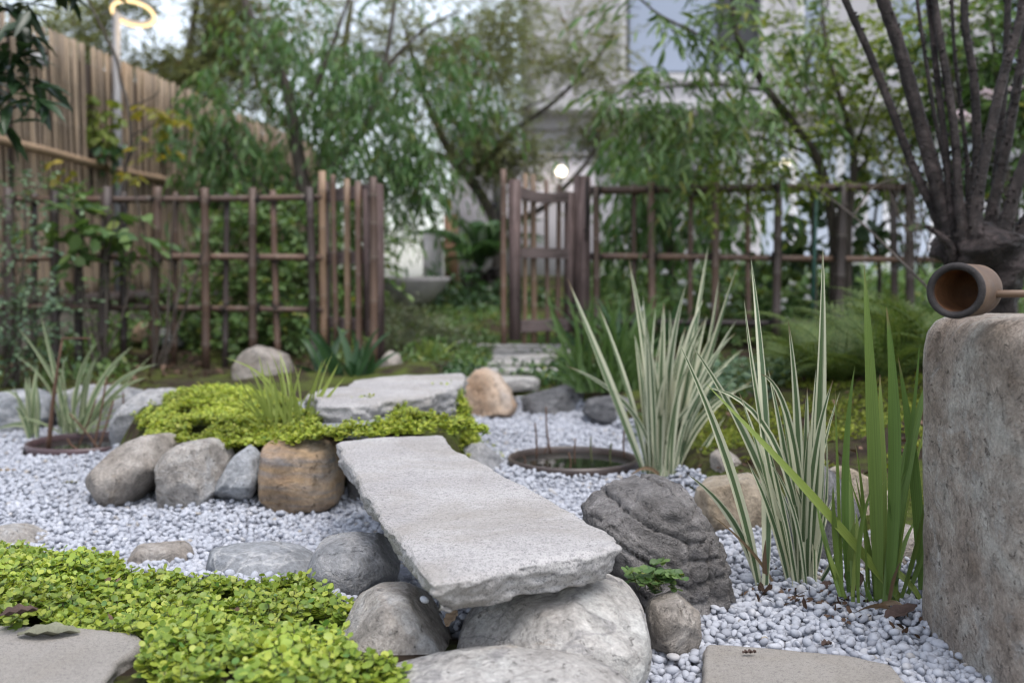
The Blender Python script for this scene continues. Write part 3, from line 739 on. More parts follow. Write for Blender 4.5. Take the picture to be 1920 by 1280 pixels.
# ------------------------------------------------------------------ bamboo poles, fences, gate
def pole_mesh(name, L, r, mat, gap=.16, bend=.006, seed=0, sides=10, axis='z', taper=.9, cutrim=True):
    """a bamboo pole from the origin along +Z (or +X)"""
    R3 = np.random.default_rng(seed+100)
    zs = [0.0]; rad = [r]; band = [0.0]
    z = R3.uniform(.3, .9)*gap
    def rr(q): return r*(1-(1-taper)*q/L)
    while z < L-.03:
        for dz, k, b in ((-.012, 1.0, 0), (-.004, 1.09, 0), (0, .97, 1), (.005, 1.10, -.5), (.014, 1.0, 0)):
            zs.append(z+dz); rad.append(rr(z)*k); band.append(b)
        z += gap*R3.uniform(.75, 1.3)
    zs.append(L); rad.append(rr(L)); band.append(0)
    zs = np.array(zs); rad = np.array(rad); band = np.array(band)
    ph = R3.uniform(0, 6.28, 2)
    px = bend*np.sin(zs*2.6+ph[0]) - bend*np.sin(ph[0]); py = bend*np.sin(zs*2.1+ph[1]) - bend*np.sin(ph[1])
    if cutrim:   # hollow cut end
        zs = np.concatenate([zs, [L, L-.012]]); rad = np.concatenate([rad, [rad[-1]*.72, rad[-1]*.62]]); band = np.concatenate([band, [0, 1]])
        px = np.concatenate([px, px[-1:], px[-1:]]); py = np.concatenate([py, py[-1:], py[-1:]])
    th = np.arange(sides)*2*PI/sides
    V = np.stack([px[:, None]+rad[:, None]*np.cos(th), py[:, None]+rad[:, None]*np.sin(th), np.repeat(zs[:, None], sides, 1)], -1).reshape(-1, 3)
    n = len(zs)
    i = np.arange(n-1)[:, None]*sides; j = np.arange(sides)[None]; j2 = (j+1) % sides
    Qd = np.stack([i+j, i+j2, i+sides+j2, i+sides+j], -1).reshape(-1, 4)
    V = np.vstack([V, [[px[0], py[0], 0], [px[-1], py[-1], zs[-1]]]])
    k = n*sides; jj = np.arange(sides)
    T = np.vstack([np.stack([(jj+1) % sides, jj, np.full(sides, k)], -1), np.stack([(n-1)*sides+jj, (n-1)*sides+(jj+1) % sides, np.full(sides, k+1)], -1)])
    if axis == 'x': V = np.stack([V[:, 2], V[:, 0], V[:, 1]], -1)
    return mesh(name, V, [Qd, T], mat, True, {'band': np.concatenate([np.repeat(band, sides), [0, 0]])})

def tie_mesh(R):
    mb = MB()
    for k, (w, t) in enumerate(((.011, .6), (.004, -.6), (-.004, .6), (-.011, -.6))):
        th = np.linspace(0, 2*PI, 13)
        pts = np.stack([np.cos(th)*R*1.12, np.sin(th)*R*1.12, w+np.cos(th)*t*.02], -1)
        mb.tube(pts, .0042, 5, cap=False)
    mb.tube([(R*.3, -R*1.2, .0), (R*.6, -R*1.5, -.02), (R*.5, -R*1.45, -.05)], .0024, 4)
    V = np.vstack(mb.V)
    return mesh('tie', V, [np.vstack(f) for f in mb.F.values()], MAT['tie'])

def lattice_fence(label, Y, x0, x1, rails, poles, rail_r):
    rails = [(a_, b_, r_*.85, m_) for a_, b_, r_, m_ in rails]; poles = [(*q[:3], q[3]*.8, *q[4:]) for q in poles]; rail_r *= .85
    root = empty('bamboo_fence', (x0, Y, H1((x0+x1)/2, Y)), label, 'fence')
    for k, (pya, pyb, r, m) in enumerate(rails):
        za, zb = P(960, pya, Y).z, P(960, pyb, Y).z
        me = pole_mesh('rail', math.hypot(x1-x0, zb-za), r, MAT[m], .26, .005, seed=k+int(abs(x0)*10), axis='x', taper=.95)
        o = link('rail', me, root, Vector((x0, Y, za))-root.location)
        o.rotation_euler = (0, -math.atan2(zb-za, x1-x0), 0)
    tie = tie_mesh(.024)
    for k, (px, pyt, pyb, r, m, front) in enumerate(poles):
        yy = Y + (-1 if front else 1)*(rail_r + r - .004)
        b, tp = P(px[0] if isinstance(px, tuple) else px, pyb, yy), P(px[1] if isinstance(px, tuple) else px, pyt, yy)
        L = (tp-b).length
        me = pole_mesh('pole', L, r, MAT[m], .2, .004, seed=k*3+7)
        o = link('pole', me, root, b-root.location)
        q = (tp-b).normalized()
        o.rotation_euler = (-math.asin(q.y), math.atan2(q.x, q.z), 0)
        for (pya, pyb2, rr, _m) in rails:
            f = (P(960, pya, Y).z - b.z)/(tp.z-b.z)
            if 0 < f < 1.02:
                t_ = link('tie', tie, root, b + (tp-b)*min(f, .97) + Vector((0, (.012 if front else -.012), 0)) - root.location)
                t_.rotation_euler = (rng.uniform(-.3, .3), rng.uniform(-.3, .3), rng.uniform(0, .6))
    return root
YF = 5.3
lattice_fence('low brown bamboo lattice fence before the tall cane fence', YF, P(-60, 372, YF).x, P(604, 372, YF).x,
    [(374, 369, .021, 'bamboo'), (485, 483, .021, 'bamboo'), (577, 580, .020, 'bamboo')],
    [(16, 352, 690, .036, 'bamboo_dark', True), (62, 362, 690, .022, 'bamboo_dark', False), (104, 352, 690, .03, 'bamboo_dark', True), (148, 362, 690, .030, 'bamboo_dark', False),
     ((190, 200), 350, 690, .036, 'bamboo_dark', True), (232, 360, 690, .025, 'bamboo_dark', False), ((286, 292), 350, 688, .033, 'bamboo', True), (326, 360, 690, .021, 'bamboo', False),
     ((386, 381), 352, 695, .030, 'bamboo', True), (422, 362, 700, .022, 'bamboo_dark', False), (475, 352, 690, .029, 'bamboo', True), ((522, 512), 357, 690, .023, 'bamboo', False), ((590, 578), 351, 690, .028, 'bamboo_dark', True)], .021)
YR = 5.4
lattice_fence('low reddish brown bamboo lattice fence right of the gate', YR, P(1108, 356, YR).x, P(2080, 356, YR).x,
    [(357, 352, .026, 'bamboo'), (480, 485, .021, 'bamboo'), (604, 606, .020, 'bamboo_dark')],
    [((1118, 1117), 349, 640, .024, 'bamboo', True), (1187, 345, 640, .018, 'bamboo', False), ((1224, 1222), 341, 640, .026, 'bamboo', True), ((1294, 1297), 345, 640, .019, 'bamboo', False),
     (1340, 343, 640, .027, 'bamboo', True), (1404, 350, 640, .019, 'bamboo', False), ((1455, 1458), 344, 640, .029, 'bamboo_dark', True), (1527, 345, 640, .022, 'bamboo_dark', False),
     ((1570, 1580), 340, 640, .036, 'bamboo_dark', True), (1678, 345, 640, .026, 'bamboo_dark', False), (1707, 345, 640, .032, 'bamboo_dark', True), (1800, 345, 640, .022, 'bamboo_dark', False), (1900, 345, 640, .03, 'bamboo_dark', True), (2000, 345, 640, .022, 'bamboo_dark', False)], .023)
# green plastic plant stake
sp_ = P(1522, 640, 5.33)
mb = MB(); mb.tube([sp_, P(1531, 352, 5.33)], .011, 8)
for k in range(10): mb.tube([sp_.lerp(P(1531, 352, 5.33), k/10+.03), sp_.lerp(P(1531, 352, 5.33), k/10+.036)], .0135, 8)
o = mb.obj('plant_stake', m_plain('green_plastic', (.012, .055, .04), .5), None, sp_); tag(o, 'dark green plastic plant stake leaning in the lattice fence', 'plant stake')

# gate posts
def post(name, label, px0, px1, pyt, pyb, Y, depth, mat):
    a, b = P(px0, pyb, Y), P(px1, pyt, Y)
    mb = MB(); mb.box(a.x, b.x, Y, Y+depth, a.z, b.z, .006)
    o = mb.obj(name, mat, None, Vector(((a.x+b.x)/2, Y+depth/2, a.z)))
    return tag(o, label, 'gate post')
pR = post('gate_post', 'thick dark weathered timber post hinging the right gate leaf', 1076, 1108, 329, 700, 5.45, .10, MAT['wood'])
pL = post('gate_post', 'slim dark timber post at the end of the left lattice fence', 599, 613, 338, 700, 5.36, .07, MAT['wood'])
# iron strap on the right post
mb = MB(); a = P(1102, 345, 5.42)
mb.tube([P(1101, 336, 5.445), P(1102, 400, 5.437), P(1100, 452, 5.44)], [.008, .010, .006], 6)
mb.tube([P(1094, 432, 5.435), P(1104, 433, 5.43)], .006, 6)
mb.obj('hinge_strap', MAT['tie'], pR)

def gate_leaf(label, hinge, free, zt, zb, stiles, rails, poles, zr):
    """leaf between XY points hinge and free; heights in metres"""
    h = Vector((*hinge, 0)); f = Vector((*free, 0)); ax = (f-h).normalized(); Lg = (f-h).length
    nrm = Vector((ax.y, -ax.x, 0))
    if nrm.y > 0: nrm = -nrm
    root = empty('gate_leaf', (h.x, h.y, zb), label, 'garden gate')
    ang = math.atan2(ax.y, ax.x)
    def place(o, u, z, off=0.0):
        o.location = h + ax*u + nrm*off + Vector((0, 0, z)) - root.location
        o.rotation_euler = (0, 0, ang)
    for (u, w, z0, z1) in stiles:
        mb = MB(); mb.box(-w/2, w/2, -.022, .022, 0, z1-z0, .004)
        V = np.vstack(mb.V); o = link('stile', mesh('stile', V, [np.vstack(q) for q in mb.F.values()], MAT['wood']), root); place(o, u, z0)
    for (u0, u1, z, hgt, sag) in rails:
        n = 14; x = np.linspace(0, u1-u0, n)
        zc = sag*(1-(2*x/(u1-u0)-1)**2)
        V = []
        for i in range(n):
            for (yy, zz) in ((-.016, 0), (.016, 0), (.016, hgt), (-.016, hgt)): V.append((x[i], yy, zz+zc[i]*(1 if zz else .6)))
        F = [[i*4+k, i*4+(k+1) % 4, i*4+4+(k+1) % 4, i*4+4+k] for i in range(n-1) for k in range(4)] + [[3, 2, 1, 0], [(n-1)*4+k for k in range(4)]]
        o = link('rail', mesh('rail', V, [F], MAT['wood_h'], False), root); place(o, u0, z)
    for k, (u, r, m, z0, z1) in enumerate(poles):
        o = link('pole', pole_mesh('pole', z1-z0, r, MAT[m], .17, .004, seed=k*5+int(u*100)), root); place(o, u, z0, zr)
    return root
# right leaf, swung towards the viewer
hx, hy = P(1074, 500, 5.46).x, 5.46
fx, fy = P(958, 500, 5.18).x, 5.12
Lr = math.hypot(fx-hx, fy-hy)
gate_leaf('right gate leaf of dark timber with five bamboo bars, standing ajar', (hx, hy), (fx, fy), 0, .27,
    [(.028, .05, .30, 1.06), (Lr-.028, .056, .275, 1.10)], [(.053, Lr-.056, 1.005, .06, -.022), (.053, Lr-.056, .70, .055, 0), (.053, Lr-.056, .315, .062, .0)],
    [(.085, .015, 'bamboo', .28, 1.10), (Lr*.34, .013, 'bamboo', .25, 1.12), (Lr*.56, .017, 'bamboo_light', .25, 1.14), (Lr*.72, .013, 'bamboo_light', .25, 1.14), (Lr+.016, .017, 'bamboo', .255, 1.15)], -.036)
hx, hy = P(616, 500, 5.36).x, 5.36
fx, fy = P(714, 500, 4.93).x, 4.93
Lr = math.hypot(fx-hx, fy-hy)
gate_leaf('left gate leaf of five uneven bamboo poles on timber rails', (hx, hy), (fx, fy), 0, .24,
    [(Lr-.025, .05, .17, 1.06), (Lr*.78, .045, .30, 1.04)], [(.0, Lr-.05, 1.0, .065, 0), (.0, Lr-.05, .67, .065, 0), (.0, Lr-.07, .33, .06, 0)],
    [(.02, .021, 'bamboo_light', .25, 1.16), (.16, .015, 'bamboo', .25, 1.13), (.29, .017, 'bamboo_light', .25, 1.10), (.40, .018, 'bamboo', .16, 1.08), (Lr-.005, .020, 'bamboo', .13, 1.09)], .044)

# tall cane fence receding on the left
FA, FD = Vector((-2.96, 4.7, 0)), Vector((.1, 1, 0)).normalized()
fence_root = empty('cane_fence', (FA.x, FA.y, .42), 'tall fence of close set tan bamboo canes with a horizontal beam', 'fence')
canes = [pole_mesh('cane', L, r, MAT['cane'], g_, .006, seed=50+k, sides=7, cutrim=False, taper=.85) for k, (L, r, g_) in enumerate([(1.66, .0118, .3), (1.665, .0105, .26), (1.655, .0122, .33), (1.668, .0112, .28), (1.66, .010, .24), (1.664, .0118, .3), (1.652, .011, .35), (1.667, .0116, .27)])]
u = 0.0; k = 0
while u < 6.9:
    o = link('cane', canes[int(rng.integers(8))], fence_root, FA + FD*u + Vector((rng.uniform(-.006, .006), 0, .44)) - fence_root.location)
    o.rotation_euler = (rng.uniform(-.012, .012), rng.uniform(-.008, .008), rng.uniform(0, 6.28))
    u += .0245*rng.uniform(.88, 1.2); k += 1
fy_ = math.atan2(FD.y, FD.x)
for z, r, off in ((1.34, .026, .042), (.47, .05, .05)):
    o = link('beam', pole_mesh('beam', 7.9, r, MAT['canebeam' if z > 1 else 'bamboo_dark'], .4, .012, seed=int(z*10), axis='x', taper=.95), fence_root, FA + Vector((FD.y*off, -FD.x*off, z)) - fence_root.location)
    o.rotation_euler = (0, 0, fy_)
mb = MB()
mb.tube([FA + Vector((-.05, -.2, 1.2)), FA + FD*8 + Vector((-.05, 0, 1.2))], .01, 4)
mb.obj('backing_wire', MAT['tie'], fence_root)
# dark backing sheet behind the canes
mb = MB(); mb.box(0, 7.9, .024, .032, .42, 2.0)
o = mb.obj('backing_mat', m_plain('reed_backing', (.045, .034, .028), .9), None); o.parent = fence_root; o.location = FA - fence_root.location; o.rotation_euler = (0, 0, fy_)
# concrete footing under it
mb = MB(); mb.box(0, 7.9, -.06, .06, -.3, .425)
o = mb.obj('footing', m_plain('mossy_footing', (.10, .09, .075), .9, var=.4), None); o.parent = fence_root; o.location = FA - fence_root.location; o.rotation_euler = (0, 0, fy_)
# small flood light fixed on it
fp = P(72, 112, 5.9)
fl = empty('flood_light', fp, 'small grey flood light on an arm near the top of the cane fence', 'flood light')
mb = MB(); mb.box(-.045, .045, -.03, .03, -.035, .03, .006)
o = mb.obj('housing', m_plain('grey_metal', (.30, .30, .31), .5)); o.parent = fl; o.rotation_euler = (.5, 0, .3)
mb = MB(); mb.tube([(-.02, .02, .02), (-.06, .05, .05), (-.10, .06, .03)], .008, 6); mb.tube([(-.10, .06, -.02), (-.10, .06, .06)], .02, 8)
o = mb.obj('bracket', MAT['tie']); o.parent = fl

# ring street lamp
LD = 6.9
lb = P(221, 640, LD); lt = P(218, 24, LD)
lamp = empty('street_lamp', (lb.x, lb.y, H1(lb.x, LD)), 'tall grey pole lamp with a glowing ring head beside the cane fence', 'street lamp')
grey = m_plain('lamp_metal', (.20, .20, .21), .45, .5, .1)
mb = MB(); mb.tube([Vector((lb.x, LD, H1(lb.x, LD)-.05)), P(220, 300, LD), lt], [.033, .030, .025], 14); mb.obj('pole', grey, lamp)
rc = P(250, 23, LD); RR = .135
th = np.linspace(0, 2*PI, 41)
mb = MB(); mb.tube([rc + Vector((RR*math.cos(a), RR*math.sin(a), .010-.05*math.sin(a))) for a in th], .013, 8, cap=False); mb.obj('ring_housing', grey, lamp)
mb = MB(); mb.tube([rc + Vector((RR*math.cos(a), RR*math.sin(a), -.012-.05*math.sin(a))) for a in th], .012, 8, cap=False)
mb.obj('ring_light', m_emit('warm_ring', (1.0, .70, .36), .75), lamp)
mb = MB(); mb.tube([lt, rc + Vector((-RR, 0, .02))], .014, 8); mb.obj('bracket', grey, lamp)
ld = bpy.data.lights.new('ring_glow', 'POINT'); ld.energy = 1.2; ld.color = (1, .72, .40); ld.shadow_soft_size = .13
lo = bpy.data.objects.new('ring_glow', ld); COL.objects.link(lo); lo.parent = lamp; lo.location = rc + Vector((0, 0, -.06)) - lamp.location

# ------------------------------------------------------------------ building
YB = 13.0
def bx(px): return P(px, 640, YB).x
def bz(py): return P(960, py, YB).z
plaster = m_plain('white_render', (.42, .405, .42), .85, .2, .05, 1.5, .15)
plaster2 = m_plain('pale_trim', (.50, .485, .495), .8, .2, .04, 2.0, .1)
BL, BR, BT = bx(985), 9.5, 6.8
bld = empty('house', ((BL+BR)/2, YB, .55), 'white rendered two storey house behind the garden trees', 'house')
def part(name, mb, mat, parent=None, smooth=False):
    o = mb.obj(name, mat, None, None, smooth)
    par = parent or bld
    o.parent = par
    w = par.location + (par.parent.location if par.parent else Vector())
    o.location = -w
    return o
wins = [(1170, 1416, -60, 140), (1492, 1540, -60, 140), (1655, 1740, -60, 130), (1850, 1960, -60, 130)]
# upper wall as strips round the windows
mb = MB()
zl, zt_ = bz(205), BT
edges = [BL]
for a, b, t0, b0 in wins: edges += [bx(a), bx(b)]
edges.append(BR)
for i in range(0, len(edges), 2): mb.box(edges[i], edges[i+1], YB, YB+.3, zl, zt_)
for a, b, t0, b0 in wins:
    mb.box(bx(a), bx(b), YB, YB+.3, zl, bz(b0)); mb.box(bx(a), bx(b), YB, YB+.3, 5.0, zt_)
mb.box(BL, BL+.3, YB+.31, YB+8, zl, zt_)
part('upper_wall', mb, plaster)
glass = NT('window_glass'); MAT['glass'] = glass.done(glass.princ((.27, .31, .40), .12, .6))  # pale base colour has the sky's reflection painted into the panes
MAT['glass2'] = m_plain('pale_blue_glazing', (.42, .47, .55), .15, .6, .15, 1.2, .0)
frame_m = m_plain('window_frame', (.70, .69, .70), .5); dark_m = m_plain('dark_shutter', (.035, .036, .04), .5)
for k, (a, b, t0, b0) in enumerate(wins):
    x0, x1, z0, z1 = bx(a), bx(b), bz(b0), 5.0
    f = part('window', MB().box(x0, x0+.05, YB+.06, YB+.14, z0, z1).box(x1-.05, x1, YB+.06, YB+.14, z0, z1).box(x0+.05, x1-.05, YB+.06, YB+.14, z0, z0+.05).box(x0+.05, x1-.05, YB+.06, YB+.14, z1-.05, z1), dark_m if k != 1 else frame_m)
    pn = MB().box(x0+.05, x1-.05, YB+.10, YB+.115, z0+.05, z1-.05)
    o = link('pane', mesh('pane', np.vstack(pn.V), [np.vstack(q) for q in pn.F.values()], MAT['glass'], False), f)
    if k == 0:
        sh = MB().box(bx(1340), bx(1412), YB+.07, YB+.095, bz(85), z1-.05)
        link('blind', mesh('blind', np.vstack(sh.V), [np.vstack(q) for q in sh.F.values()], dark_m, False), f)
        mu = MB().box(bx(1338), bx(1346), YB+.055, YB+.13, z0+.05, z1-.05)
        link('mullion', mesh('mullion', np.vstack(mu.V), [np.vstack(q) for q in mu.F.values()], dark_m, False), f)
    part('window_sill', MB().box(x0-.08, x1+.08, YB-.09, YB+.06, z0-.09, z0-.003), plaster2)
    for xa in (x0-.09, x1+.004): part('window_surround', MB().box(xa, xa+.086, YB-.035, YB+.05, z0, z1), plaster2)
# ledge band over the recessed ground floor
part('ledge', MB().box(BL-.05, BR, YB-.35, YB+.32, bz(213), bz(196)), plaster2)
part('porch_beam', MB().box(BL, BR, YB+.02, YB+.28, bz(240), bz(213)-.003), plaster)
part('porch_ceiling', MB().box(BL, BR, YB+.283, YB+1.5, bz(213)-.15, bz(213)-.004), plaster)
# ground floor
part('ground_wall', MB().box(BL, bx(1395), YB+.14, YB+.44, .3, bz(240)-.003), plaster)
part('ground_wall', MB().box(bx(1830), BR, YB+.14, YB+.44, .3, bz(240)-.003), plaster)
part('column', MB().box(bx(1395)+.02, bx(1425), YB+.05, YB+.135, .5, bz(240)-.003), plaster2)
part('column', MB().box(bx(1600), bx(1625), YB+.05, YB+.135, .5, bz(240)-.003), plaster2)
gx0 = bx(1400)
for k in range(6):
    x0 = gx0 + k*.62
    f = part('glass_door', MB().box(x0, x0+.05, YB+.16, YB+.24, .55, bz(240)-.004).box(x0+.57, x0+.617, YB+.16, YB+.24, .55, bz(240)-.004).box(x0+.05, x0+.57, YB+.16, YB+.24, .55, .65), frame_m)
    pn = MB().box(x0+.05, x0+.57, YB+.19, YB+.205, .65, bz(240)-.004)
    link('pane', mesh('pane', np.vstack(pn.V), [np.vstack(q) for q in pn.F.values()], MAT['glass2'], False), f)
part('terrace', MB().box(BL-.3, BR, YB-1.4, YB+1.5, .2, .62), m_plain('terrace_stone', (.50, .49, .49), .8))
part('dark_window', MB().box(bx(1225), bx(1262), YB+.10, YB+.137, .7, 2.4), dark_m)
part('dark_window', MB().box(bx(1320), bx(1345), YB+.10, YB+.137, .7, 2.2), dark_m)
# low wing to the left of the house
wing = empty('garden_wall', (bx(900), 11.6, .5), 'pale rendered garden wall behind the palm and the gate', 'wall')
x0, x1 = P(845, 640, 11.6).x, P(1120, 640, 11.6).x
o = MB().box(x0, x1, 11.6, 11.85, .3, P(960, 292, 11.6).z, .01).obj('wall', m_plain('pale_wall', (.39, .37, .39), .85, .2, .06, 2)); o.parent = wing; o.location = -wing.location
o = MB().box(x0-.03, x1+.03, 11.57, 11.88, P(960, 292, 11.6).z+.002, P(960, 288, 11.6).z).obj('coping', plaster); o.parent = wing; o.location = -wing.location
o = MB().box(P(925, 640, 11.58).x, P(940, 640, 11.58).x, 11.56, 11.597, P(960, 430, 11.6).z, P(960, 330, 11.6).z).obj('shutter', dark_m); o.parent = wing; o.location = -wing.location
# wall lamps
def wall_lamp(label, px, py, Y, r, e):
    c = P(px, py, Y)
    root = empty('wall_lamp', c, label, 'wall lamp')
    V, F = ICO[3]
    o = link('globe', mesh('globe', V*r, [F], m_emit('lamp_globe', (1, .88, .66), e)), root)
    o = MB().box(-.03, .03, .0, .10, -r-.035, -r+.01, .004).tube([(0, .02, -r), (0, .10, -r)], .012, 8).obj('bracket', dark_m); o.parent = root
    l = bpy.data.lights.new('wall_glow', 'POINT'); l.energy = .6; l.color = (1, .78, .48); l.shadow_soft_size = r
    lo = bpy.data.objects.new('wall_glow', l); COL.objects.link(lo); lo.parent = root; lo.location = (0, -.12, 0)
wall_lamp('lit globe lamp on the garden wall above the open gate leaf', 1052, 322, 11.46, .065, 2.2)
wall_lamp('small lit lamp on the house porch column above the lattice fence', 1472, 306, 12.9, .055, 2.0)
# white column, terracotta post and stone trough behind the gate
cp = P(812, 520, 8.6)
mb = MB(); a = H1(cp.x, 8.6)
mb.tube([(cp.x, 8.6, a-.02), (cp.x, 8.6, P(812, 436, 8.6).z)], [.088, .084], 20)
tag(mb.obj('white_pipe', plaster2, None, Vector((cp.x, 8.6, a))), 'short white round pipe standing behind the stone trough', 'pipe')
cp = P(846, 520, 9.2); mb = MB(); mb.tube([(cp.x, 9.2, H1(cp.x, 9.2)-.02), (cp.x, 9.2, P(846, 402, 9.2).z)], .066, 16)
for q in (.42, .62): mb.tube([(cp.x, 9.2, q+.3), (cp.x, 9.2, q+.312)], .07, 16)
tag(mb.obj('timber_post', m_plain('brown_post', (.20, .11, .065), .8, var=.3), None, Vector((cp.x, 9.2, .45))), 'stout orange brown round post behind the white pipe', 'post')
tc = P(768, 545, 7.2); zt2 = P(778, 520, 7.2).z; zb2 = P(778, 572, 7.2).z
prof = [(.08, zb2), (.15, zb2+.02), (.23, (zb2+zt2)/2), (.285, zt2-.03), (.30, zt2), (.27, zt2+.004), (.25, zt2-.03), (.0, zt2-.05)]
mb = MB(); ns = 36; th = np.arange(ns)*2*PI/ns
V = np.array([(tc.x+r*1.0*np.cos(a), 7.2+r*.8*np.sin(a), z) for r, z in prof for a in th])
i = np.arange(len(prof)-1)[:, None]*ns; j = np.arange(ns)[None]; j2 = (j+1) % ns
mb.add(V, np.stack([i+j, i+j2, i+ns+j2, i+ns+j], -1).reshape(-1, 4))
tag(mb.obj('stone_trough', m_plain('concrete', (.36, .335, .335), .9, var=.2, scale=9, bump=.4), None, Vector((tc.x, 7.2, zb2))), 'shallow grey stone bowl with sloping sides behind the left gate leaf', 'stone bowl')

# ------------------------------------------------------------------ sunken pots with water
def lathe(mb, prof, c, ns=56):
    th = np.arange(ns)*2*PI/ns
    V = np.array([(c[0]+r*np.cos(a), c[1]+r*np.sin(a), z) for r, z in prof for a in th])
    i = np.arange(len(prof)-1)[:, None]*ns; j = np.arange(ns)[None]; j2 = (j+1) % ns
    mb.add(V, np.stack([i+j, i+j2, i+ns+j2, i+ns+j], -1).reshape(-1, 4)); return mb
glaze = m_plain('brown_glaze', (.062, .047, .042), .35, .5, .3, 14, .15)
glaze2 = m_plain('purple_glaze', (.075, .046, .05), .35, .5, .25, 14, .15)
wt = NT('dark_water'); MAT['water'] = wt.done(wt.princ((.012, .013, .010), .03, .5, wt.bump(wt.noise(wt.co(), 9, 2), .04, .01)))
def pot(label, c, mat, rim, wz):
    root = empty('water_pot', (c[0], c[1], -.03), label, 'water pot')
    r = c[2]
    mb = lathe(MB(), [(r-.02, -.12), (r-.004, -.03), (r, rim-.02), (r+.003, rim-.006), (r, rim), (r-.007, rim+.001), (r-.011, rim-.005), (r-.012, rim-.02), (r-.014, -.1), (r-.10, -.14), (.001, -.14)], c)
    mb.obj('basin', mat, root)
    mb = MB(); th = np.arange(56)*2*PI/56
    V = np.vstack([[[c[0], c[1], wz]], np.stack([c[0]+(r-.0125)*np.cos(th), c[1]+(r-.0125)*np.sin(th), np.full(56, wz)], -1)])
    jj = np.arange(56); mb.add(V, np.stack([np.zeros(56, int), 1+jj, 1+(jj+1) % 56], -1)); mb.obj('water', MAT['water'], root)
    return root
pot('round brown glazed pot of dark water sunk in the gravel behind the bridge', POT1, glaze, .034, .014)
pot('round purple glazed pot of dark water sunk in the gravel before the striped grass', POT2, glaze2, .030, .010)
def stalks(label, lst, d0):
    root = empty('lotus', P(lst[0][0], lst[0][1], d0), label, 'dry lotus')
    for (xa, ya, xb, yb, da, db, r, m) in lst:
        a, b = P(xa, ya, da), P(xb, yb, db); mid = a.lerp(b, .5)+Vector((rng.uniform(-.008, .008), 0, 0))
        mb = MB(); mb.tube(smoothpath([a, mid, b], 4), [r]*4+[r*.9]*4+[r*.7], 6); mb.obj('stalk', MAT[m], root)
stalks('sparse dry lotus stalks standing in the brown water pot', [(1006, 860, 1003, 792, 3.15, 3.15, .0028, 'drystem'), (1032, 850, 1024, 762, 3.2, 3.2, .003, 'drystem'), (1066, 888, 1066, 848, 3.0, 3.0, .003, 'drystem'), (1078, 870, 1079, 822, 3.08, 3.08, .0026, 'drystem'), (1110, 868, 1108, 818, 3.1, 3.1, .0028, 'stem'), (1145, 872, 1147, 830, 3.08, 3.08, .0028, 'stem'), (1171, 858, 1171, 805, 3.14, 3.14, .003, 'drystem'), (1020, 850, 1030, 825, 3.2, 3.2, .002, 'drystem'), (983, 872, 982, 855, 3.08, 3.08, .0022, 'drystem')], 3.1)
stalks('tangle of reddish brown lotus stalks in the purple water pot', [(88, 845, 116, 640, 3.4, 3.4, .005, 'drystem'), (92, 846, 108, 690, 3.42, 3.42, .006, 'drystem'), (188, 846, 130, 775, 3.4, 3.4, .0035, 'drystem'), (175, 842, 200, 705, 3.46, 3.5, .004, 'drystem'), (185, 840, 213, 750, 3.44, 3.48, .004, 'drystem'), (145, 842, 180, 748, 3.42, 3.42, .003, 'drystem'), (150, 846, 126, 822, 3.4, 3.4, .004, 'drystem'), (116, 640, 118, 632, 3.4, 3.4, .004, 'drystem'), (118, 634, 172, 634, 3.4, 3.45, .003, 'drystem'), (230, 790, 231, 735, 3.5, 3.5, .003, 'drystem')], 3.4)

# ------------------------------------------------------------------ bamboo ladle on the pillar
zt_p = P(1850, 597, 1.42).z
ax = Vector((.64, .77, 0)).normalized()
mc = P(1791, 545, 1.40)
ladle = empty('water_ladle', mc, 'tan bamboo water ladle with dark rim lying on the stone pillar', 'ladle')
Ro = .0385; Ri = .030; Lc = .105
def ring_on(c, R, n=40): 
    s = Vector((ax.y, -ax.x, 0)); u_ = Vector((0, 0, 1))
    return [c + s*R*math.cos(a) + u_*R*math.sin(a) for a in np.arange(n)*2*PI/n]
def axial(rings, n=40):
    V = np.array([tuple(p) for r_ in rings for p in r_]); m = len(rings)
    i = np.arange(m-1)[:, None]*n; j = np.arange(n)[None]; j2 = (j+1) % n
    return V, np.stack([i+j, i+j2, i+n+j2, i+n+j], -1).reshape(-1, 4)
cup_m = NT('ladle_bamboo'); _co = cup_m.co()
_n1 = cup_m.noise(_co, 26, 6, .7); _n2 = cup_m.noise(_co, 9, 4)
_c = cup_m.ramp(_n2, [(.3, (.06, .036, .025)), (.5, (.12, .074, .046)), (.72, (.18, .122, .082))])
_c = cup_m.mix(cup_m.ramp(_n1, [(.52, 0.), (.7, .7)]), _c, (.11, .085, .075))
cup_m = cup_m.done(cup_m.princ(_c, .65, .3, cup_m.bump(_n1, .3, .003)))
V, Fq = axial([ring_on(mc + ax*.0015, Ro), ring_on(mc + ax*.004, Ro+.0006), ring_on(mc + ax*.03, Ro), ring_on(mc + ax*.08, Ro*.985), ring_on(mc + ax*.10, Ro*.98), ring_on(mc + ax*Lc, Ro*.95), ring_on(mc + ax*Lc, .001)])
MB().add(V, Fq).obj('cup', cup_m, ladle)
V, Fq = axial([ring_on(mc + ax*.002, Ri), ring_on(mc + ax*.02, Ri), ring_on(mc + ax*.095, Ri*.97), ring_on(mc + ax*.095, .001)])
MB().add(V, Fq[:, ::-1]).obj('inner_wall', m_plain('ladle_inside', (.16, .075, .035), .7, .3, .5, 20, .2), ladle)
rim_m = m_plain('charred_rim', (.030, .026, .026), .7, .3, .5, 60, .4)
V, Fq = axial([ring_on(mc + ax*.004, Ro+.0012), ring_on(mc, Ro+.0004), ring_on(mc - ax*.001, Ro-.003), ring_on(mc - ax*.001, Ri+.002), ring_on(mc + ax*.004, Ri-.0008)])
MB().add(V, Fq).obj('rim', rim_m, ladle)
hs = P(1850, 551, 1.43)
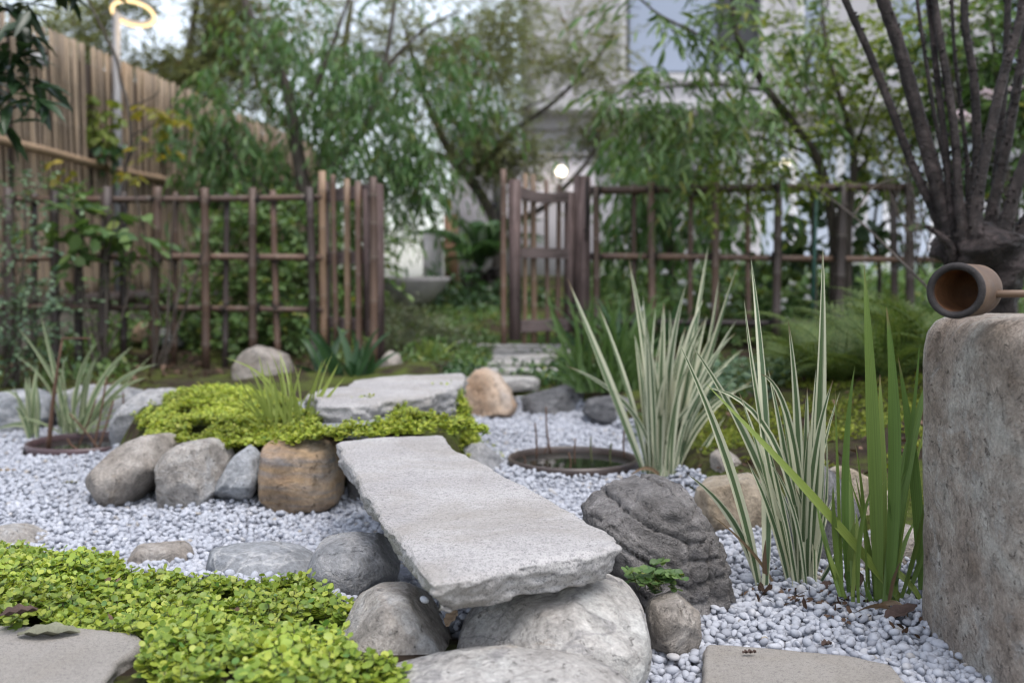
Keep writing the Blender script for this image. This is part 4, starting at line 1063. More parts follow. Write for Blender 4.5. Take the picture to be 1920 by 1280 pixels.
hl = pole_mesh('handle', .42, .0055, MAT['bamboo_light'], .2, .001, seed=3, axis='x', sides=12)
o = link('handle', hl, ladle, hs - ladle.location); o.rotation_euler = (0, -.005, .10)

# ------------------------------------------------------------------ leaves
def tpl(kind):
    if kind == 'lance':
        V = [(0, 0, 0), (.32, -.5, .05), (.32, 0, 0), (.32, .5, .05), (.68, -.36, -.01), (.68, 0, -.06), (.68, .36, -.01), (1, 0, -.17)]
        return np.array(V, float), [np.array([(0, 2, 1), (0, 3, 2), (4, 5, 7), (5, 6, 7)]), np.array([(1, 2, 5, 4), (2, 3, 6, 5)])]
    if kind == 'oval':
        V = [(0, 0, 0), (.25, -.42, .05), (.3, 0, 0), (.25, .42, .05), (.65, -.46, .02), (.65, 0, -.03), (.65, .46, .02), (1, 0, -.09)]
        return np.array(V, float), [np.array([(0, 2, 1), (0, 3, 2), (4, 5, 7), (5, 6, 7)]), np.array([(1, 2, 5, 4), (2, 3, 6, 5)])]
    if kind == 'round':
        a = np.arange(9)*2*PI/9 + PI
        V = [(.5, 0, -.03)] + [(.5+.5*math.cos(q), .5*math.sin(q), .05+.03*math.cos(2*q)) for q in a]
        return np.array(V, float), [np.array([(0, 1+i, 1+(i+1) % 9) for i in range(9)])]
    V = [(0, 0, 0), (.45, -.5, .06), (1, 0, -.06), (.45, .5, .06)]
    return np.array(V, float), [np.array([(0, 2, 1), (0, 3, 2)])]
TPL = {k: tpl(k) for k in ('lance', 'oval', 'round', 'rhomb')}
def unit(a): return a/np.maximum(np.linalg.norm(a, axis=-1, keepdims=True), 1e-9)
def leaf_geo(base, tip, up, L, Wd, kind):
    T, F = TPL[kind]
    tip = unit(tip); side = unit(np.cross(tip, up)); nr = np.cross(side, tip)
    n = len(base)
    V = base[:, None] + L[:, None, None]*(T[None, :, 0:1]*tip[:, None] + T[None, :, 2:3]*nr[:, None]) + (Wd[:, None, None]*T[None, :, 1:2])*side[:, None]
    o = (np.arange(n)*len(T))[:, None, None]
    return V.reshape(-1, 3), [(f[None]+o).reshape(-1, f.shape[1]) for f in F]
def ellipsoid(n, surf=.35):
    v = unit(rng.normal(0, 1, (n, 3))); r = rng.uniform(0, 1, (n, 1))**surf
    return v*r
def spray(blobs, twig_len, nleaf, leaf_len, leaf_w, kind, droop=.5, out=.5, up=.0, leaf_droop=.4, thr=.36, gscale=2.2, twig_r=.002, jitter=.5, order=0):
    """blobs (px, py, d, rx, ry, rz, n): leafy twigs; returns (leafV, leafF, twigV, twigF)"""
    St, Di = [], []
    for (px, py, d, rx, ry, rz, n) in blobs:
        c = np.array(P(px, py, d)); e = ellipsoid(n)
        s = c + e*np.array([rx, ry, rz])
        g_ = gnoise(s[:, 0]+s[:, 1]*.6, s[:, 2]-s[:, 1]*.4, gscale, 31+order)
        k = g_ > thr
        s, e = s[k], e[k]
        St.append(s); Di.append(unit(e*out + rng.normal(0, .5, s.shape) + np.array([0, 0, up])))
    S = np.vstack(St); D = np.vstack(Di); n = len(S)
    TL = rng.uniform(.6, 1.25, n)*twig_len
    def at(t): return S + D*(TL*t)[:, None] + np.array([0, 0, -1.0])*(droop*TL*t*t)[:, None]
    B, TP, UP = [], [], []
    for j in range(nleaf):
        t = np.clip((j+.6+rng.uniform(-.3, .3, n))/nleaf, 0, 1)
        p = at(t); tg = unit(at(np.minimum(t+.05, 1.05))-p)
        sd = unit(np.cross(tg, np.array([0, 0, 1.0])) + 1e-4)*(1 if j % 2 else -1)
        dr = unit(tg*.7 + sd*.75 + rng.normal(0, jitter*.5, tg.shape) + np.array([0, 0, -leaf_droop]))
        B.append(p); TP.append(dr); UP.append(unit(np.array([0, 0, 1.0]) + rng.normal(0, jitter, tg.shape)))
    B = np.vstack(B); TP = np.vstack(TP); UP = np.vstack(UP); m = len(B)
    LV, LF = leaf_geo(B, TP, UP, leaf_len*rng.uniform(.6, 1.2, m), leaf_w*rng.uniform(.7, 1.15, m), kind)
    ts = np.linspace(0, 1, 4)
    R = np.array([(math.cos(a), math.sin(a), .3*math.sin(a*2)) for a in (0, 2.1, 4.2)])
    pts = np.stack([at(np.full(n, t)) for t in ts], 1)
    TV = pts[:, :, None, :] + R[None, None]*(twig_r*(1.3-ts))[None, :, None, None]
    q = []
    for i in range(3):
        for a in range(3): q.append((i*3+a, i*3+(a+1) % 3, i*3+3+(a+1) % 3, i*3+3+a))
    q = np.array(q); TF = (q[None]+(np.arange(n)*12)[:, None, None]).reshape(-1, 4)
    return LV, LF, TV.reshape(-1, 3), TF
def limb_obj(name, pts, r0, r1, mat, root, n=7, sides=9, lump=.0):
    pp = smoothpath(pts, n); m = len(pp)
    rad = np.linspace(1, 0, m)**.8*(r0-r1)+r1
    if lump: rad = rad*(1+lump*np.sin(np.arange(m)*2.3)*rng.uniform(.3, 1, m))
    mb = MB(); mb.tube(pp, rad, sides)
    return mb.obj(name, mat, root)
def plant(name, label, cat, base, limbs, crown, lmat, group=None, barkmat=None, twigmat=None, trunk='trunk', limb='branch', crownname='crown', snap=True):
    """limbs: list of (points [(px,py,d)...], r0, r1)"""
    root = empty(name, base, label, cat, group)
    for i, (pts, r0, r1) in enumerate(limbs):
        limb_obj(trunk if i == 0 else limb, [P(*q) if len(q) == 3 and not isinstance(q, Vector) else q for q in pts], r0, r1, barkmat or MAT['bark'], root)
    LVs = MB(); TVs = MB()
    for kw in crown:
        LV, LF, TV, TF = spray(**kw)
        LVs.add(LV, *LF); TVs.add(TV, TF)
    if crown:
        o = LVs.obj(crownname, lmat, root)
        o = TVs.obj('twigs', twigmat or barkmat or MAT['bark'], root); o['kind'] = 'stuff'
    return root
L_peach = m_leaf('peach_leaf', (.055, .135, .04), (.10, .195, .065), (.155, .25, .085), 2.0, .4, .5, .45, (.20, .20, .04), .97)
L_olive = m_leaf('olive_leaf', (.14, .17, .07), (.205, .23, .10), (.265, .28, .13), 1.2, .55, .4, .3, (.22, .14, .07), .95)
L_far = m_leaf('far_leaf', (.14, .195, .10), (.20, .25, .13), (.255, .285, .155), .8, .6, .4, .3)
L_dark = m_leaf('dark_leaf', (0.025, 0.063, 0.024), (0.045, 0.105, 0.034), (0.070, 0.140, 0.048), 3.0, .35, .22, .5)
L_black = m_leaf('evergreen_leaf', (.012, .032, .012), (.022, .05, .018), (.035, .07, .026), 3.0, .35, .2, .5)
L_mid = m_leaf('mid_leaf', (.065, .13, .04), (.11, .19, .06), (.17, .25, .08), 2.5, .45, .35, .4, (.24, .25, .05), .96)
L_lime = m_leaf('lime_leaf', (0.110, 0.165, 0.033), (0.187, 0.248, 0.050), (0.275, 0.330, 0.077), 2.0, .5, .45, .3)
L_yellow = m_leaf('yellow_leaf', (.16, .18, .03), (.26, .25, .04), (.36, .28, .05), 3.0, .5, .45, .3)
L_jenny = m_leaf('golden_leaf', (.135, .215, .034), (.285, .37, .055), (.42, .455, .085), 5.0, .42, .32, .4, (.10, .20, .04), .94)
L_jenny2 = m_leaf('golden_leaf_bright', (.20, .28, .038), (.34, .405, .055), (.44, .455, .085), 5.0, .45, .32, .35, (.13, .22, .04), .96)
L_grey = m_leaf('grey_green_leaf', (0.083, 0.105, 0.066), (0.132, 0.160, 0.094), (0.187, 0.198, 0.121), 3.0, .6, .3, .25)
L_fern = m_leaf('fern_leaf', (.065, .115, .03), (.105, .16, .042), (.16, .20, .06), 2.5, .5, .35, .3)
L_moss = m_leaf('moss_leaf', (.09, .13, .018), (.17, .21, .03), (.26, .28, .05), 4.0, .7, .3, .2)
L_litter = m_leaf('litter_leaf', (.045, .028, .02), (.10, .06, .04), (.16, .105, .075), 6.0, .8, .1, .2)
L_round = m_leaf('round_leaf', (0.031, 0.070, 0.028), (0.063, 0.119, 0.042), (0.168, 0.238, 0.070), 2.5, .45, .3, .4)
L_aqua = m_leaf('small_blue_green_leaf', (0.063, 0.119, 0.070), (0.112, 0.182, 0.105), (0.182, 0.252, 0.140), 3.0, .5, .3, .35)

def gz(px, d): return Vector((P(px, 640, d).x, d, H1(P(px, 640, d).x, d)))
# ------------------------------------------------------------------ trees behind the fences
def tree_at(px, d): return gz(px, d)
# weeping peach, left of the gate
b = tree_at(560, 7.0)
plant('peach_tree', 'green weeping peach tree with drooping narrow leaves behind the left gate leaf', 'tree', b,
    [([b, P(590, 470, 7.0), P(560, 300, 7.0), P(535, 160, 7.0), P(480, 60, 7.0), P(440, -60, 7.0)], .06, .02),
     ([P(575, 380, 7.0), P(680, 240, 7.1), P(720, 130, 7.2), P(745, -30, 7.2)], .03, .01),
     ([P(550, 260, 7.0), P(610, 120, 6.9), P(660, -20, 6.9)], .022, .008), ([P(590, 430, 7.0), P(470, 330, 6.9), P(410, 250, 6.8)], .018, .006),
     ([P(720, 130, 7.2), P(790, 60, 7.2), P(860, 20, 7.2)], .015, .005)],
    [dict(blobs=[(600, 260, 7.0, .75, .5, .7, 240), (740, 230, 7.0, .45, .5, .55, 160), (500, 160, 7.0, .55, .4, .45, 120), (620, 70, 7.0, .7, .5, .35, 130), (770, 310, 7.0, .26, .4, .32, 90), (470, 320, 7.1, .4, .4, .35, 100), (400, 290, 6.9, .25, .3, .35, 80), (860, 160, 7.2, .25, .3, .35, 40), (680, 380, 7.0, .4, .3, .24, 70), (760, 60, 7.1, .4, .4, .3, 50)],
          twig_len=.34, nleaf=9, leaf_len=.10, leaf_w=.024, kind='lance', droop=1.0, out=.4, leaf_droop=1.0, thr=.36, gscale=2.4, order=0)], L_peach)
# right-hand peach with arching sprays
b = tree_at(1562, 5.75)
plant('peach_tree', 'peach tree with arching sprays of long bright leaves right of the gate', 'tree', b,
    [([b, P(1566, 480, 5.75), P(1555, 380, 5.7), P(1528, 290, 5.6), P(1440, 170, 5.4), P(1410, 118, 5.3), P(1380, 60, 5.2), P(1370, -60, 5.1)], .035, .009),
     ([P(1410, 118, 5.3), P(1320, 70, 5.2), P(1240, 30, 5.1), P(1190, -10, 5.0)], .009, .004), ([P(1440, 170, 5.4), P(1350, 160, 5.3), P(1240, 165, 5.2), P(1160, 190, 5.2)], .009, .004),
     ([P(1480, 230, 5.5), P(1520, 100, 5.4), P(1560, -20, 5.4)], .009, .004), ([P(1528, 290, 5.6), P(1430, 260, 5.5), P(1330, 250, 5.5), P(1250, 280, 5.6)], .010, .004)],
    [dict(blobs=[(1390, 60, 5.2, .2, .3, .2, 24), (1270, 40, 5.1, .3, .3, .12, 20), (1240, 190, 5.2, .36, .3, .12, 30), (1370, 210, 5.3, .3, .3, .14, 26), (1460, 120, 5.4, .2, .3, .22, 20), (1170, 250, 5.4, .14, .3, .16, 18), (1290, 290, 5.5, .35, .3, .12, 30)],
          twig_len=.34, nleaf=9, leaf_len=.115, leaf_w=.024, kind='lance', droop=.55, out=.6, leaf_droop=.45, thr=.3, order=1)], L_mid)
# darker mass behind the right fence
b = tree_at(1250, 7.0)
plant('peach_tree', 'dense dark green bushy tree behind the right lattice fence next to the gate post', 'tree', b,
    [([b, P(1255, 450, 7.0), P(1235, 330, 7.0), P(1190, 220, 7.0)], .04, .012), ([P(1250, 430, 7.0), P(1310, 320, 7.0), P(1340, 230, 7.0)], .025, .008)],
    [dict(blobs=[(1230, 330, 7.0, .36, .4, .28, 120), (1290, 410, 7.0, .40, .4, .28, 110), (1190, 270, 7.0, .25, .4, .2, 40), (1190, 430, 7.0, .18, .35, .25, 50), (1370, 370, 7.1, .2, .4, .28, 34), (1150, 180, 7.0, .2, .3, .2, 22), (1260, 230, 7.0, .5, .3, .15, 60)],
          twig_len=.30, nleaf=8, leaf_len=.11, leaf_w=.028, kind='lance', droop=.9, out=.4, leaf_droop=.9, thr=.36, order=2)], L_peach)
# olive feathery tree reaching over the gate
b = tree_at(925, 9.6)
plant('feathery_tree', 'olive green feathery tree spreading thin branches over the gate', 'tree', b,
    [([b, P(935, 480, 9.6), P(920, 400, 9.6), P(880, 335, 9.6), P(850, 300, 9.6), P(800, 190, 9.6), P(760, 60, 9.6)], .07, .02),
     ([P(925, 420, 9.6), P(1000, 400, 9.5), P(1060, 350, 9.4), P(1110, 290, 9.4), P(1120, 250, 9.4)], .035, .012), ([P(880, 335, 9.6), P(960, 250, 9.5), P(1040, 190, 9.4), P(1120, 110, 9.3), P(1150, 60, 9.3)], .03, .008),
     ([P(850, 300, 9.6), P(760, 260, 9.6), P(680, 160, 9.7)], .03, .01), ([P(820, 230, 9.6), P(900, 130, 9.5), P(930, 20, 9.5)], .025, .008), ([P(850, 205, 9.5), P(950, 212, 9.4), P(1040, 180, 9.3)], .02, .006)],
    [dict(blobs=[(990, 265, 9.5, .65, .6, .24, 1000), (900, 280, 9.6, .4, .5, .3, 520), (1050, 190, 9.4, .45, .5, .28, 330), (930, 150, 9.5, .7, .6, .38, 760), (800, 110, 9.6, .9, .6, .6, 640), (880, 10, 9.5, .7, .5, .4, 460), (1090, 110, 9.3, .4, .4, .4, 300), (1130, 230, 9.3, .35, .4, .3, 260), (1060, 330, 9.4, .3, .4, .1, 90), (690, 50, 9.7, .6, .5, .5, 300)],
          twig_len=.34, nleaf=11, leaf_len=.052, leaf_w=.020, kind='rhomb', droop=.25, out=.6, leaf_droop=.1, thr=.44, gscale=2.6, order=3)], L_olive)
# hazy olive trees beyond the cane fence
for k, (px, d, lb, bl) in enumerate([
    (330, 11.5, 'pale olive tree showing above the tall cane fence behind the lamp', [(300, 130, 11.5, .9, .7, .6, 900), (210, 90, 11.5, .8, .6, .5, 560), (420, 120, 11.5, .7, .6, .6, 600), (380, 240, 11.5, .9, .6, .4, 600), (120, 20, 11.5, .8, .6, .3, 260), (330, 20, 11.5, .8, .6, .4, 620), (290, 70, 11.3, .6, .5, .45, 620), (390, 90, 11.4, .5, .5, .5, 420), (470, 30, 11.5, .8, .6, .4, 420)]),
    (620, 12.5, 'far grey green tree filling the gap behind the weeping peach', [(560, 190, 12.5, 1.0, .7, .6, 200), (680, 330, 12.5, 1.0, .7, .8, 300), (480, 300, 12.5, .8, .7, .7, 260), (780, 350, 12.5, .5, .6, .7, 160), (560, 430, 12.5, 1.2, .6, .6, 420), (420, 420, 12.0, .7, .6, .7, 320), (900, 110, 12.4, .6, .5, .5, 260), (965, 40, 12.4, .25, .4, .4, 80), (960, 180, 12.4, .25, .4, .3, 90)])]):
    b = tree_at(px, d)
    plant('far_tree', lb, 'tree', b, [([b, P(px+10, 420, d), P(px-10, 280, d), P(px+20, 120, d), P(px+40, 0, d)], .09, .03), ([P(px, 320, d), P(px-110, 200, d), P(px-160, 90, d)], .04, .012), ([P(px, 300, d), P(px+110, 200, d), P(px+150, 60, d)], .04, .012)],
        [dict(blobs=bl, twig_len=.4, nleaf=9, leaf_len=.07, leaf_w=.032, kind='rhomb', droop=.2, out=.5, leaf_droop=.1, thr=.33, gscale=1.6, order=4+k)], (L_olive, L_far)[k])
# yellow-green fine shrub right
b = tree_at(1590, 5.6)
plant('shrub', 'tall airy yellow green shrub with tiny leaves behind the pollarded tree', 'shrub', b,
    [([b, P(1590, 430, 5.6), P(1602, 300, 5.6), P(1580, 200, 5.6), P(1550, 90, 5.6), P(1540, -20, 5.6)], .028, .006), ([P(1600, 290, 5.6), P(1640, 180, 5.6), P(1690, 60, 5.6)], .012, .004), ([P(1598, 330, 5.6), P(1700, 220, 5.7), P(1790, 120, 5.8)], .012, .004), ([P(1590, 250, 5.6), P(1520, 180, 5.5), P(1470, 60, 5.5)], .01, .003)],
    [dict(blobs=[(1580, 70, 5.6, .36, .4, .32, 120), (1640, 180, 5.6, .42, .4, .26, 120), (1530, 190, 5.6, .25, .3, .25, 50), (1720, 110, 5.7, .4, .4, .36, 120), (1600, 270, 5.6, .36, .3, .12, 60), (1450, 260, 5.5, .3, .3, .15, 50), (1500, 20, 5.5, .25, .3, .2, 36), (1690, 270, 5.8, .3, .3, .14, 40), (1420, 330, 5.4, .35, .3, .08, 70), (1330, 345, 5.4, .2, .2, .05, 26)],
          twig_len=.26, nleaf=9, leaf_len=.045, leaf_w=.022, kind='oval', droop=.2, out=.6, leaf_droop=.2, thr=.34, twig_r=.0016, order=6)], L_lime)
# deep green filling behind the pollard stems
b = tree_at(1900, 5.0)
plant('shrub', 'dark leafed shrub with pale pink flower heads behind the pollard stems', 'shrub', b,
    [([b, P(1890, 420, 5.0), P(1880, 250, 5.0), P(1860, 60, 5.0)], .03, .008), ([P(1885, 330, 5.0), P(1800, 200, 5.0), P(1770, 80, 5.0)], .015, .004)],
    [dict(blobs=[(1860, 100, 5.2, .4, .4, .4, 190), (1930, 230, 5.2, .4, .4, .4, 180), (1820, 230, 5.3, .2, .3, .3, 60), (1870, 380, 5.2, .25, .3, .2, 60), (1960, 40, 5.2, .3, .4, .4, 120)],
          twig_len=.24, nleaf=8, leaf_len=.07, leaf_w=.032, kind='oval', droop=.3, out=.5, leaf_droop=.3, thr=.3, order=7)], L_mid)
fl_m = m_plain('pale_pink_petal', (.50, .40, .42), .7)
fr = COL.objects[-1].parent
V0, F0 = ICO[1]
for (px, py) in ((1804, 216), (1860, 180), (1852, 172), (1812, 222), (1905, 165), (1796, 214)):
    c = np.array(P(px, py, 4.6)); mb = MB()
    for q in ellipsoid(26): mb.add(V0*.006 + c + q*np.array([.035, .03, .018]), F0)
    o = mb.obj('flower_head', fl_m, fr); o['kind'] = 'stuff'
# round leafed redbud against the pale glazing
b = tree_at(1640, 6.2)
plant('redbud', 'slender bush with large round dark leaves against the pale glazing', 'shrub', b,
    [([b, P(1650, 520, 6.2), P(1640, 420, 6.2), P(1660, 300, 6.2)], .018, .005), ([P(1645, 470, 6.2), P(1560, 380, 6.1), P(1500, 330, 6.1)], .01, .004), ([P(1640, 430, 6.2), P(1720, 380, 6.2), P(1760, 340, 6.2)], .01, .004)],
    [dict(blobs=[(1640, 400, 6.2, .32, .3, .26, 26), (1510, 390, 6.1, .28, .3, .3, 24), (1540, 320, 6.1, .25, .3, .12, 14), (1460, 470, 6.2, .2, .3, .2, 14), (1720, 420, 6.2, .2, .3, .25, 12), (1520, 480, 6.2, .3, .3, .12, 16)],
          twig_len=.22, nleaf=4, leaf_len=.085, leaf_w=.085, kind='round', droop=.3, out=.5, leaf_droop=.7, thr=.2, twig_r=.002, order=8)], L_round)
# branches near the camera, upper left: big dark leaves
b = Vector((-3.1, 4.0, H1(-3.1, 4.0)))
def rosettes(lst, n, ln, wd, mat, name, root):
    B, T, U = [], [], []
    for (px, py, d, s) in lst:
        c = np.array(P(px, py, d))
        for k in range(n):
            a = rng.uniform(0, 2*PI); e = rng.uniform(-.9, .5)
            B.append(c + rng.normal(0, .012, 3)); T.append((math.cos(a)*math.cos(e), math.sin(a)*math.cos(e), math.sin(e)-.25)); U.append((rng.normal(0, .3), rng.normal(0, .3), 1))
    B, T, U = map(np.array, (B, T, U)); m = len(B)
    V, F = leaf_geo(B, T, U, ln*rng.uniform(.7, 1.15, m), wd*rng.uniform(.8, 1.15, m), 'lance')
    o = MB().add(V, *F).obj(name, mat, root)
    return o
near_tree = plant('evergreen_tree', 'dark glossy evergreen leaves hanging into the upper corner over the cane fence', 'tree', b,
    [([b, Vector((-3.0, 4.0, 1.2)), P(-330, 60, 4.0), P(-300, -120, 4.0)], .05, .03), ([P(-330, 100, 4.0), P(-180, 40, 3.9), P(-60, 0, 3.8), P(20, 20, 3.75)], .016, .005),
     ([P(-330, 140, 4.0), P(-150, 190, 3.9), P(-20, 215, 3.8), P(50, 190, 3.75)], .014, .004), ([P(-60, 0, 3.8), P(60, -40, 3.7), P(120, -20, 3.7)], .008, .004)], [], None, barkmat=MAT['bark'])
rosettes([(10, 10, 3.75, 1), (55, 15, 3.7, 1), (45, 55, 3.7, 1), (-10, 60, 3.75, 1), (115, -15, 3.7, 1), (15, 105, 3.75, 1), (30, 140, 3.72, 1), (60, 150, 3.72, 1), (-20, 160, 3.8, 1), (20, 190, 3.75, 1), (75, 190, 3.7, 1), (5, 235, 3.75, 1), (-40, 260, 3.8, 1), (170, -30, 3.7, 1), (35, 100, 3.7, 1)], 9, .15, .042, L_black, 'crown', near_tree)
# thin sapling by the lamp with yellow leaves
b = tree_at(236, 6.0)
plant('sapling', 'thin twisting bare sapling with a few yellow leaves in front of the lamp pole', 'sapling', b,
    [([b, P(232, 480, 6.0), P(233, 335, 6.0), P(246, 270, 6.0), P(240, 200, 6.0), P(226, 150, 6.0), P(218, 110, 6.0), P(195, 60, 6.0), P(165, 0, 6.0), P(150, -40, 6.0)], .014, .006),
     ([P(242, 200, 6.0), P(265, 192, 6.0), P(290, 180, 6.0), P(300, 165, 6.0)], .006, .002), ([P(247, 255, 6.0), P(275, 240, 6.0), P(310, 225, 6.0)], .006, .002), ([P(185, 30, 6.0), P(205, 20, 6.0)], .004, .002), ([P(238, 310, 6.0), P(260, 270, 6.0), P(290, 282, 6.0)], .004, .002)],
    [dict(blobs=[(285, 208, 6.0, .06, .1, .03, 6), (320, 228, 6.0, .08, .1, .03, 8), (295, 282, 6.0, .05, .1, .02, 5), (140, 310, 6.0, .06, .1, .03, 3), (260, 330, 5.9, .06, .1, .03, 4)], twig_len=.12, nleaf=4, leaf_len=.075, leaf_w=.036, kind='oval', droop=.3, out=.6, leaf_droop=.35, thr=.0, order=9)], L_yellow, barkmat=MAT['bark'])
# climber on the cane fence
cl = empty('climbing_plant', P(195, 300, 6.55), 'small drooping vine hanging on the tall cane fence beside the lamp pole', 'vine')
for nm, blb, m_ in (('leaves', [(190, 200, 6.62, .05, .03, .08, 14), (200, 250, 6.62, .04, .03, .08, 12)], L_lime), ('leaves', [(205, 280, 6.6, .03, .03, .10, 10), (312, 265, 7.6, .07, .04, .14, 22)], L_dark)):
    LV, LF, TV, TF = spray(blb, .1, 4, .07, .05, 'oval', thr=0, leaf_droop=1.0, order=9)
    o = MB().add(LV, *LF).obj(nm, m_, cl); MB().add(TV, TF).obj('twigs', MAT['bark'], cl)['kind'] = 'stuff'

# ------------------------------------------------------------------ shrubs on and before the left lattice fence
def shrub(label, px, d, blobs, mat, lk, ll, lw, tl=.2, nl=6, name='shrub', cat='shrub', thr=.3, stems=5, droop=.3, order=10, ld=.2, top=None, group=None):
    b = gz(px, d)
    limbs = []
    for k in range(stems):
        bb = blobs[k % len(blobs)]
        t_ = P(bb[0]+rng.uniform(-20, 20), bb[1], bb[2])
        limbs.append(([b + Vector((rng.uniform(-.05, .05), rng.uniform(-.03, .03), -.02)), b.lerp(t_, .5) + Vector((rng.uniform(-.05, .05), 0, rng.uniform(0, .05))), t_], .008, .003))
    return plant(name, label, cat, b, limbs, [dict(blobs=blobs, twig_len=tl, nleaf=nl, leaf_len=ll, leaf_w=lw, kind=lk, droop=droop, out=.6, up=.2, leaf_droop=ld, thr=thr, twig_r=.0016, order=order)], mat, group, trunk='stem', limb='stem')
shrub('small leafed blue green bush in front of the left end of the lattice fence', 20, 4.7, [(30, 510, 4.7, .2, .15, .22, 44), (20, 620, 4.6, .18, .2, .18, 70), (80, 590, 4.7, .16, .12, .12, 30), (-20, 420, 4.7, .2, .2, .2, 24), (40, 365, 4.8, .25, .12, .05, 22)], L_aqua, 'oval', .030, .020, .18, 8)
shrub('broad leafed bright green sapling growing through the left lattice fence', 190, 5.1, [(210, 410, 5.1, .10, .1, .12, 8), (150, 460, 5.1, .12, .1, .14, 10), (245, 440, 5.1, .12, .1, .06, 8), (140, 400, 5.1, .06, .1, .06, 4)], L_mid, 'oval', .12, .06, .16, 4, order=11, ld=.15)
shrub('twiggy climber with medium green leaves over the top rail of the lattice fence', 300, 5.15, [(330, 375, 5.15, .24, .12, .07, 34), (250, 530, 5.15, .12, .12, .16, 20), (420, 400, 5.2, .16, .12, .07, 20), (250, 345, 5.2, .2, .12, .05, 18), (330, 450, 5.15, .14, .1, .08, 10), (90, 350, 5.2, .25, .1, .04, 10)], L_mid, 'oval', .048, .030, .2, 6, order=12)
shrub('fresh green low bush behind the left lattice fence', 420, 5.9, [(420, 560, 5.9, .4, .2, .12, 150), (500, 520, 5.9, .25, .2, .16, 120), (330, 600, 5.9, .35, .2, .1, 110), (180, 610, 6.0, .3, .2, .1, 110), (540, 600, 5.8, .2, .2, .16, 90), (470, 640, 5.7, .3, .2, .06, 80)], L_mid, 'oval', .05, .03, .16, 6, order=13)
shrub('mid green bush rising behind the right half of the left lattice fence', 500, 6.3, [(520, 440, 6.3, .3, .25, .2, 170), (440, 470, 6.3, .22, .2, .2, 110), (560, 530, 6.3, .2, .2, .2, 110), (650, 480, 6.4, .26, .2, .3, 150), (640, 580, 6.2, .2, .2, .16, 90)], L_mid, 'oval', .065, .03, .2, 7, order=14)
shrub('soft grey green bush just inside the gate on the left', 790, 5.75, [(765, 620, 5.7, .15, .2, .10, 170), (825, 645, 5.7, .12, .2, .06, 120), (740, 670, 5.4, .10, .15, .08, 110)], L_grey, 'lance', .040, .010, .14, 10, order=15, droop=.1)
shrub('dark mass of leaves at the foot of the palm', 930, 8.0, [(850, 540, 7.9, .3, .2, .1, 90), (960, 560, 7.8, .3, .2, .12, 110), (890, 585, 7.4, .3, .2, .08, 90)], L_dark, 'oval', .055, .03, .14, 6, order=16)
shrub('mixed dark green bushes behind the lower half of the right lattice fence', 1300, 6.0, [(1170, 580, 6.0, .22, .2, .12, 70), (1300, 585, 6.0, .3, .2, .12, 90), (1420, 590, 6.0, .25, .2, .12, 70), (1500, 590, 6.0, .25, .2, .12, 60), (1240, 625, 5.8, .3, .2, .08, 70), (1400, 640, 5.7, .3, .2, .1, 90)], L_mid, 'oval', .05, .024, .18, 7, order=17)
wf = shrub('low plant with white flowers behind the right lattice fence', 1480, 5.9, [(1480, 600, 5.9, .2, .15, .06, 40), (1330, 530, 6.2, .3, .15, .05, 30)], L_dark, 'oval', .05, .03, .12, 5, order=18)
wm = m_plain('white_petal', (.68, .67, .66), .7)
for k in range(16):
    c = np.array(P(rng.choice([1470, 1500, 1330, 1240])+rng.uniform(-50, 50), rng.uniform(510, 610), 5.75)); mb = MB()
    for q in ellipsoid(10): mb.add(V0*.009 + c + q*np.array([.02, .02, .012]), F0)
    mb.obj('flower', wm, wf)['kind'] = 'stuff'

# ------------------------------------------------------------------ scattered ground cover
def scatter_in(poly, n):
    p = np.asarray(poly); x0, y0 = p.min(0); x1, y1 = p.max(0)
    x, y = rng.uniform(x0, x1, n), rng.uniform(y0, y1, n)
    k = sdf(poly, x, y) > 0
    return x[k], y[k]
def jenny(name, label, x, y, z, hgt, nodes, ll, mat, lean=.5, hs=1.0):
    n = len(x)
    S = np.stack([x, y, z], -1)
    D = unit(np.stack([rng.normal(0, lean, n), rng.normal(0, lean, n), np.ones(n)], -1))
    Hh = hgt*rng.uniform(.4, 1.2, n)*hs
    B, T, U, L = [], [], [], []
    yaw = rng.uniform(0, 2*PI, n)
    for j in range(nodes):
        t = (j+1)/nodes
        bend = unit(D + np.array([0, 0, .5])*t)
        p = S + bend*(Hh*t)[:, None]
        for s_ in (0, PI):
            a = yaw + s_ + j*PI/2 + rng.normal(0, .25, n)
            e = rng.normal(.12 + .45*(t > .95), .28, n)
            B.append(p); T.append(np.stack([np.cos(a)*np.cos(e), np.sin(a)*np.cos(e), np.sin(e)], -1))
            U.append(unit(np.stack([rng.normal(0, .25, n), rng.normal(-.1, .25, n), np.ones(n)], -1)))
            L.append(ll*(1.05-.35*(t > .95))*rng.uniform(.5, 1.25, n))
    B, T, U, L = np.vstack(B), np.vstack(T), np.vstack(U), np.concatenate(L)
    V, F = leaf_geo(B, T, U, L, L*rng.uniform(.82, 1.0, len(L)), 'round')
    mb = MB().add(V, *F)
    me = mb.obj(name, mat)
    me.data.materials.append(MAT['stem'])
    tag(me, label, None, None, 'stuff')
    # stems
    R = np.array([(math.cos(a), math.sin(a), 0) for a in (0, 2.1, 4.2)])*.0009
    top = S + unit(D+np.array([0, 0, .5]))*Hh[:, None]
    TV = np.stack([S[:, None]+R, (S*.5+top*.5)[:, None]+R, top[:, None]+R], 1)
    q = np.array([(i*3+a, i*3+(a+1) % 3, i*3+3+(a+1) % 3, i*3+3+a) for i in range(2) for a in range(3)])
    o = mesh(name+'_stems', TV.reshape(-1, 3), [(q[None]+(np.arange(n)*9)[:, None, None]).reshape(-1, 4)], MAT['stem'])
    so = link('stems', o, me); so['kind'] = 'stuff'
    return me
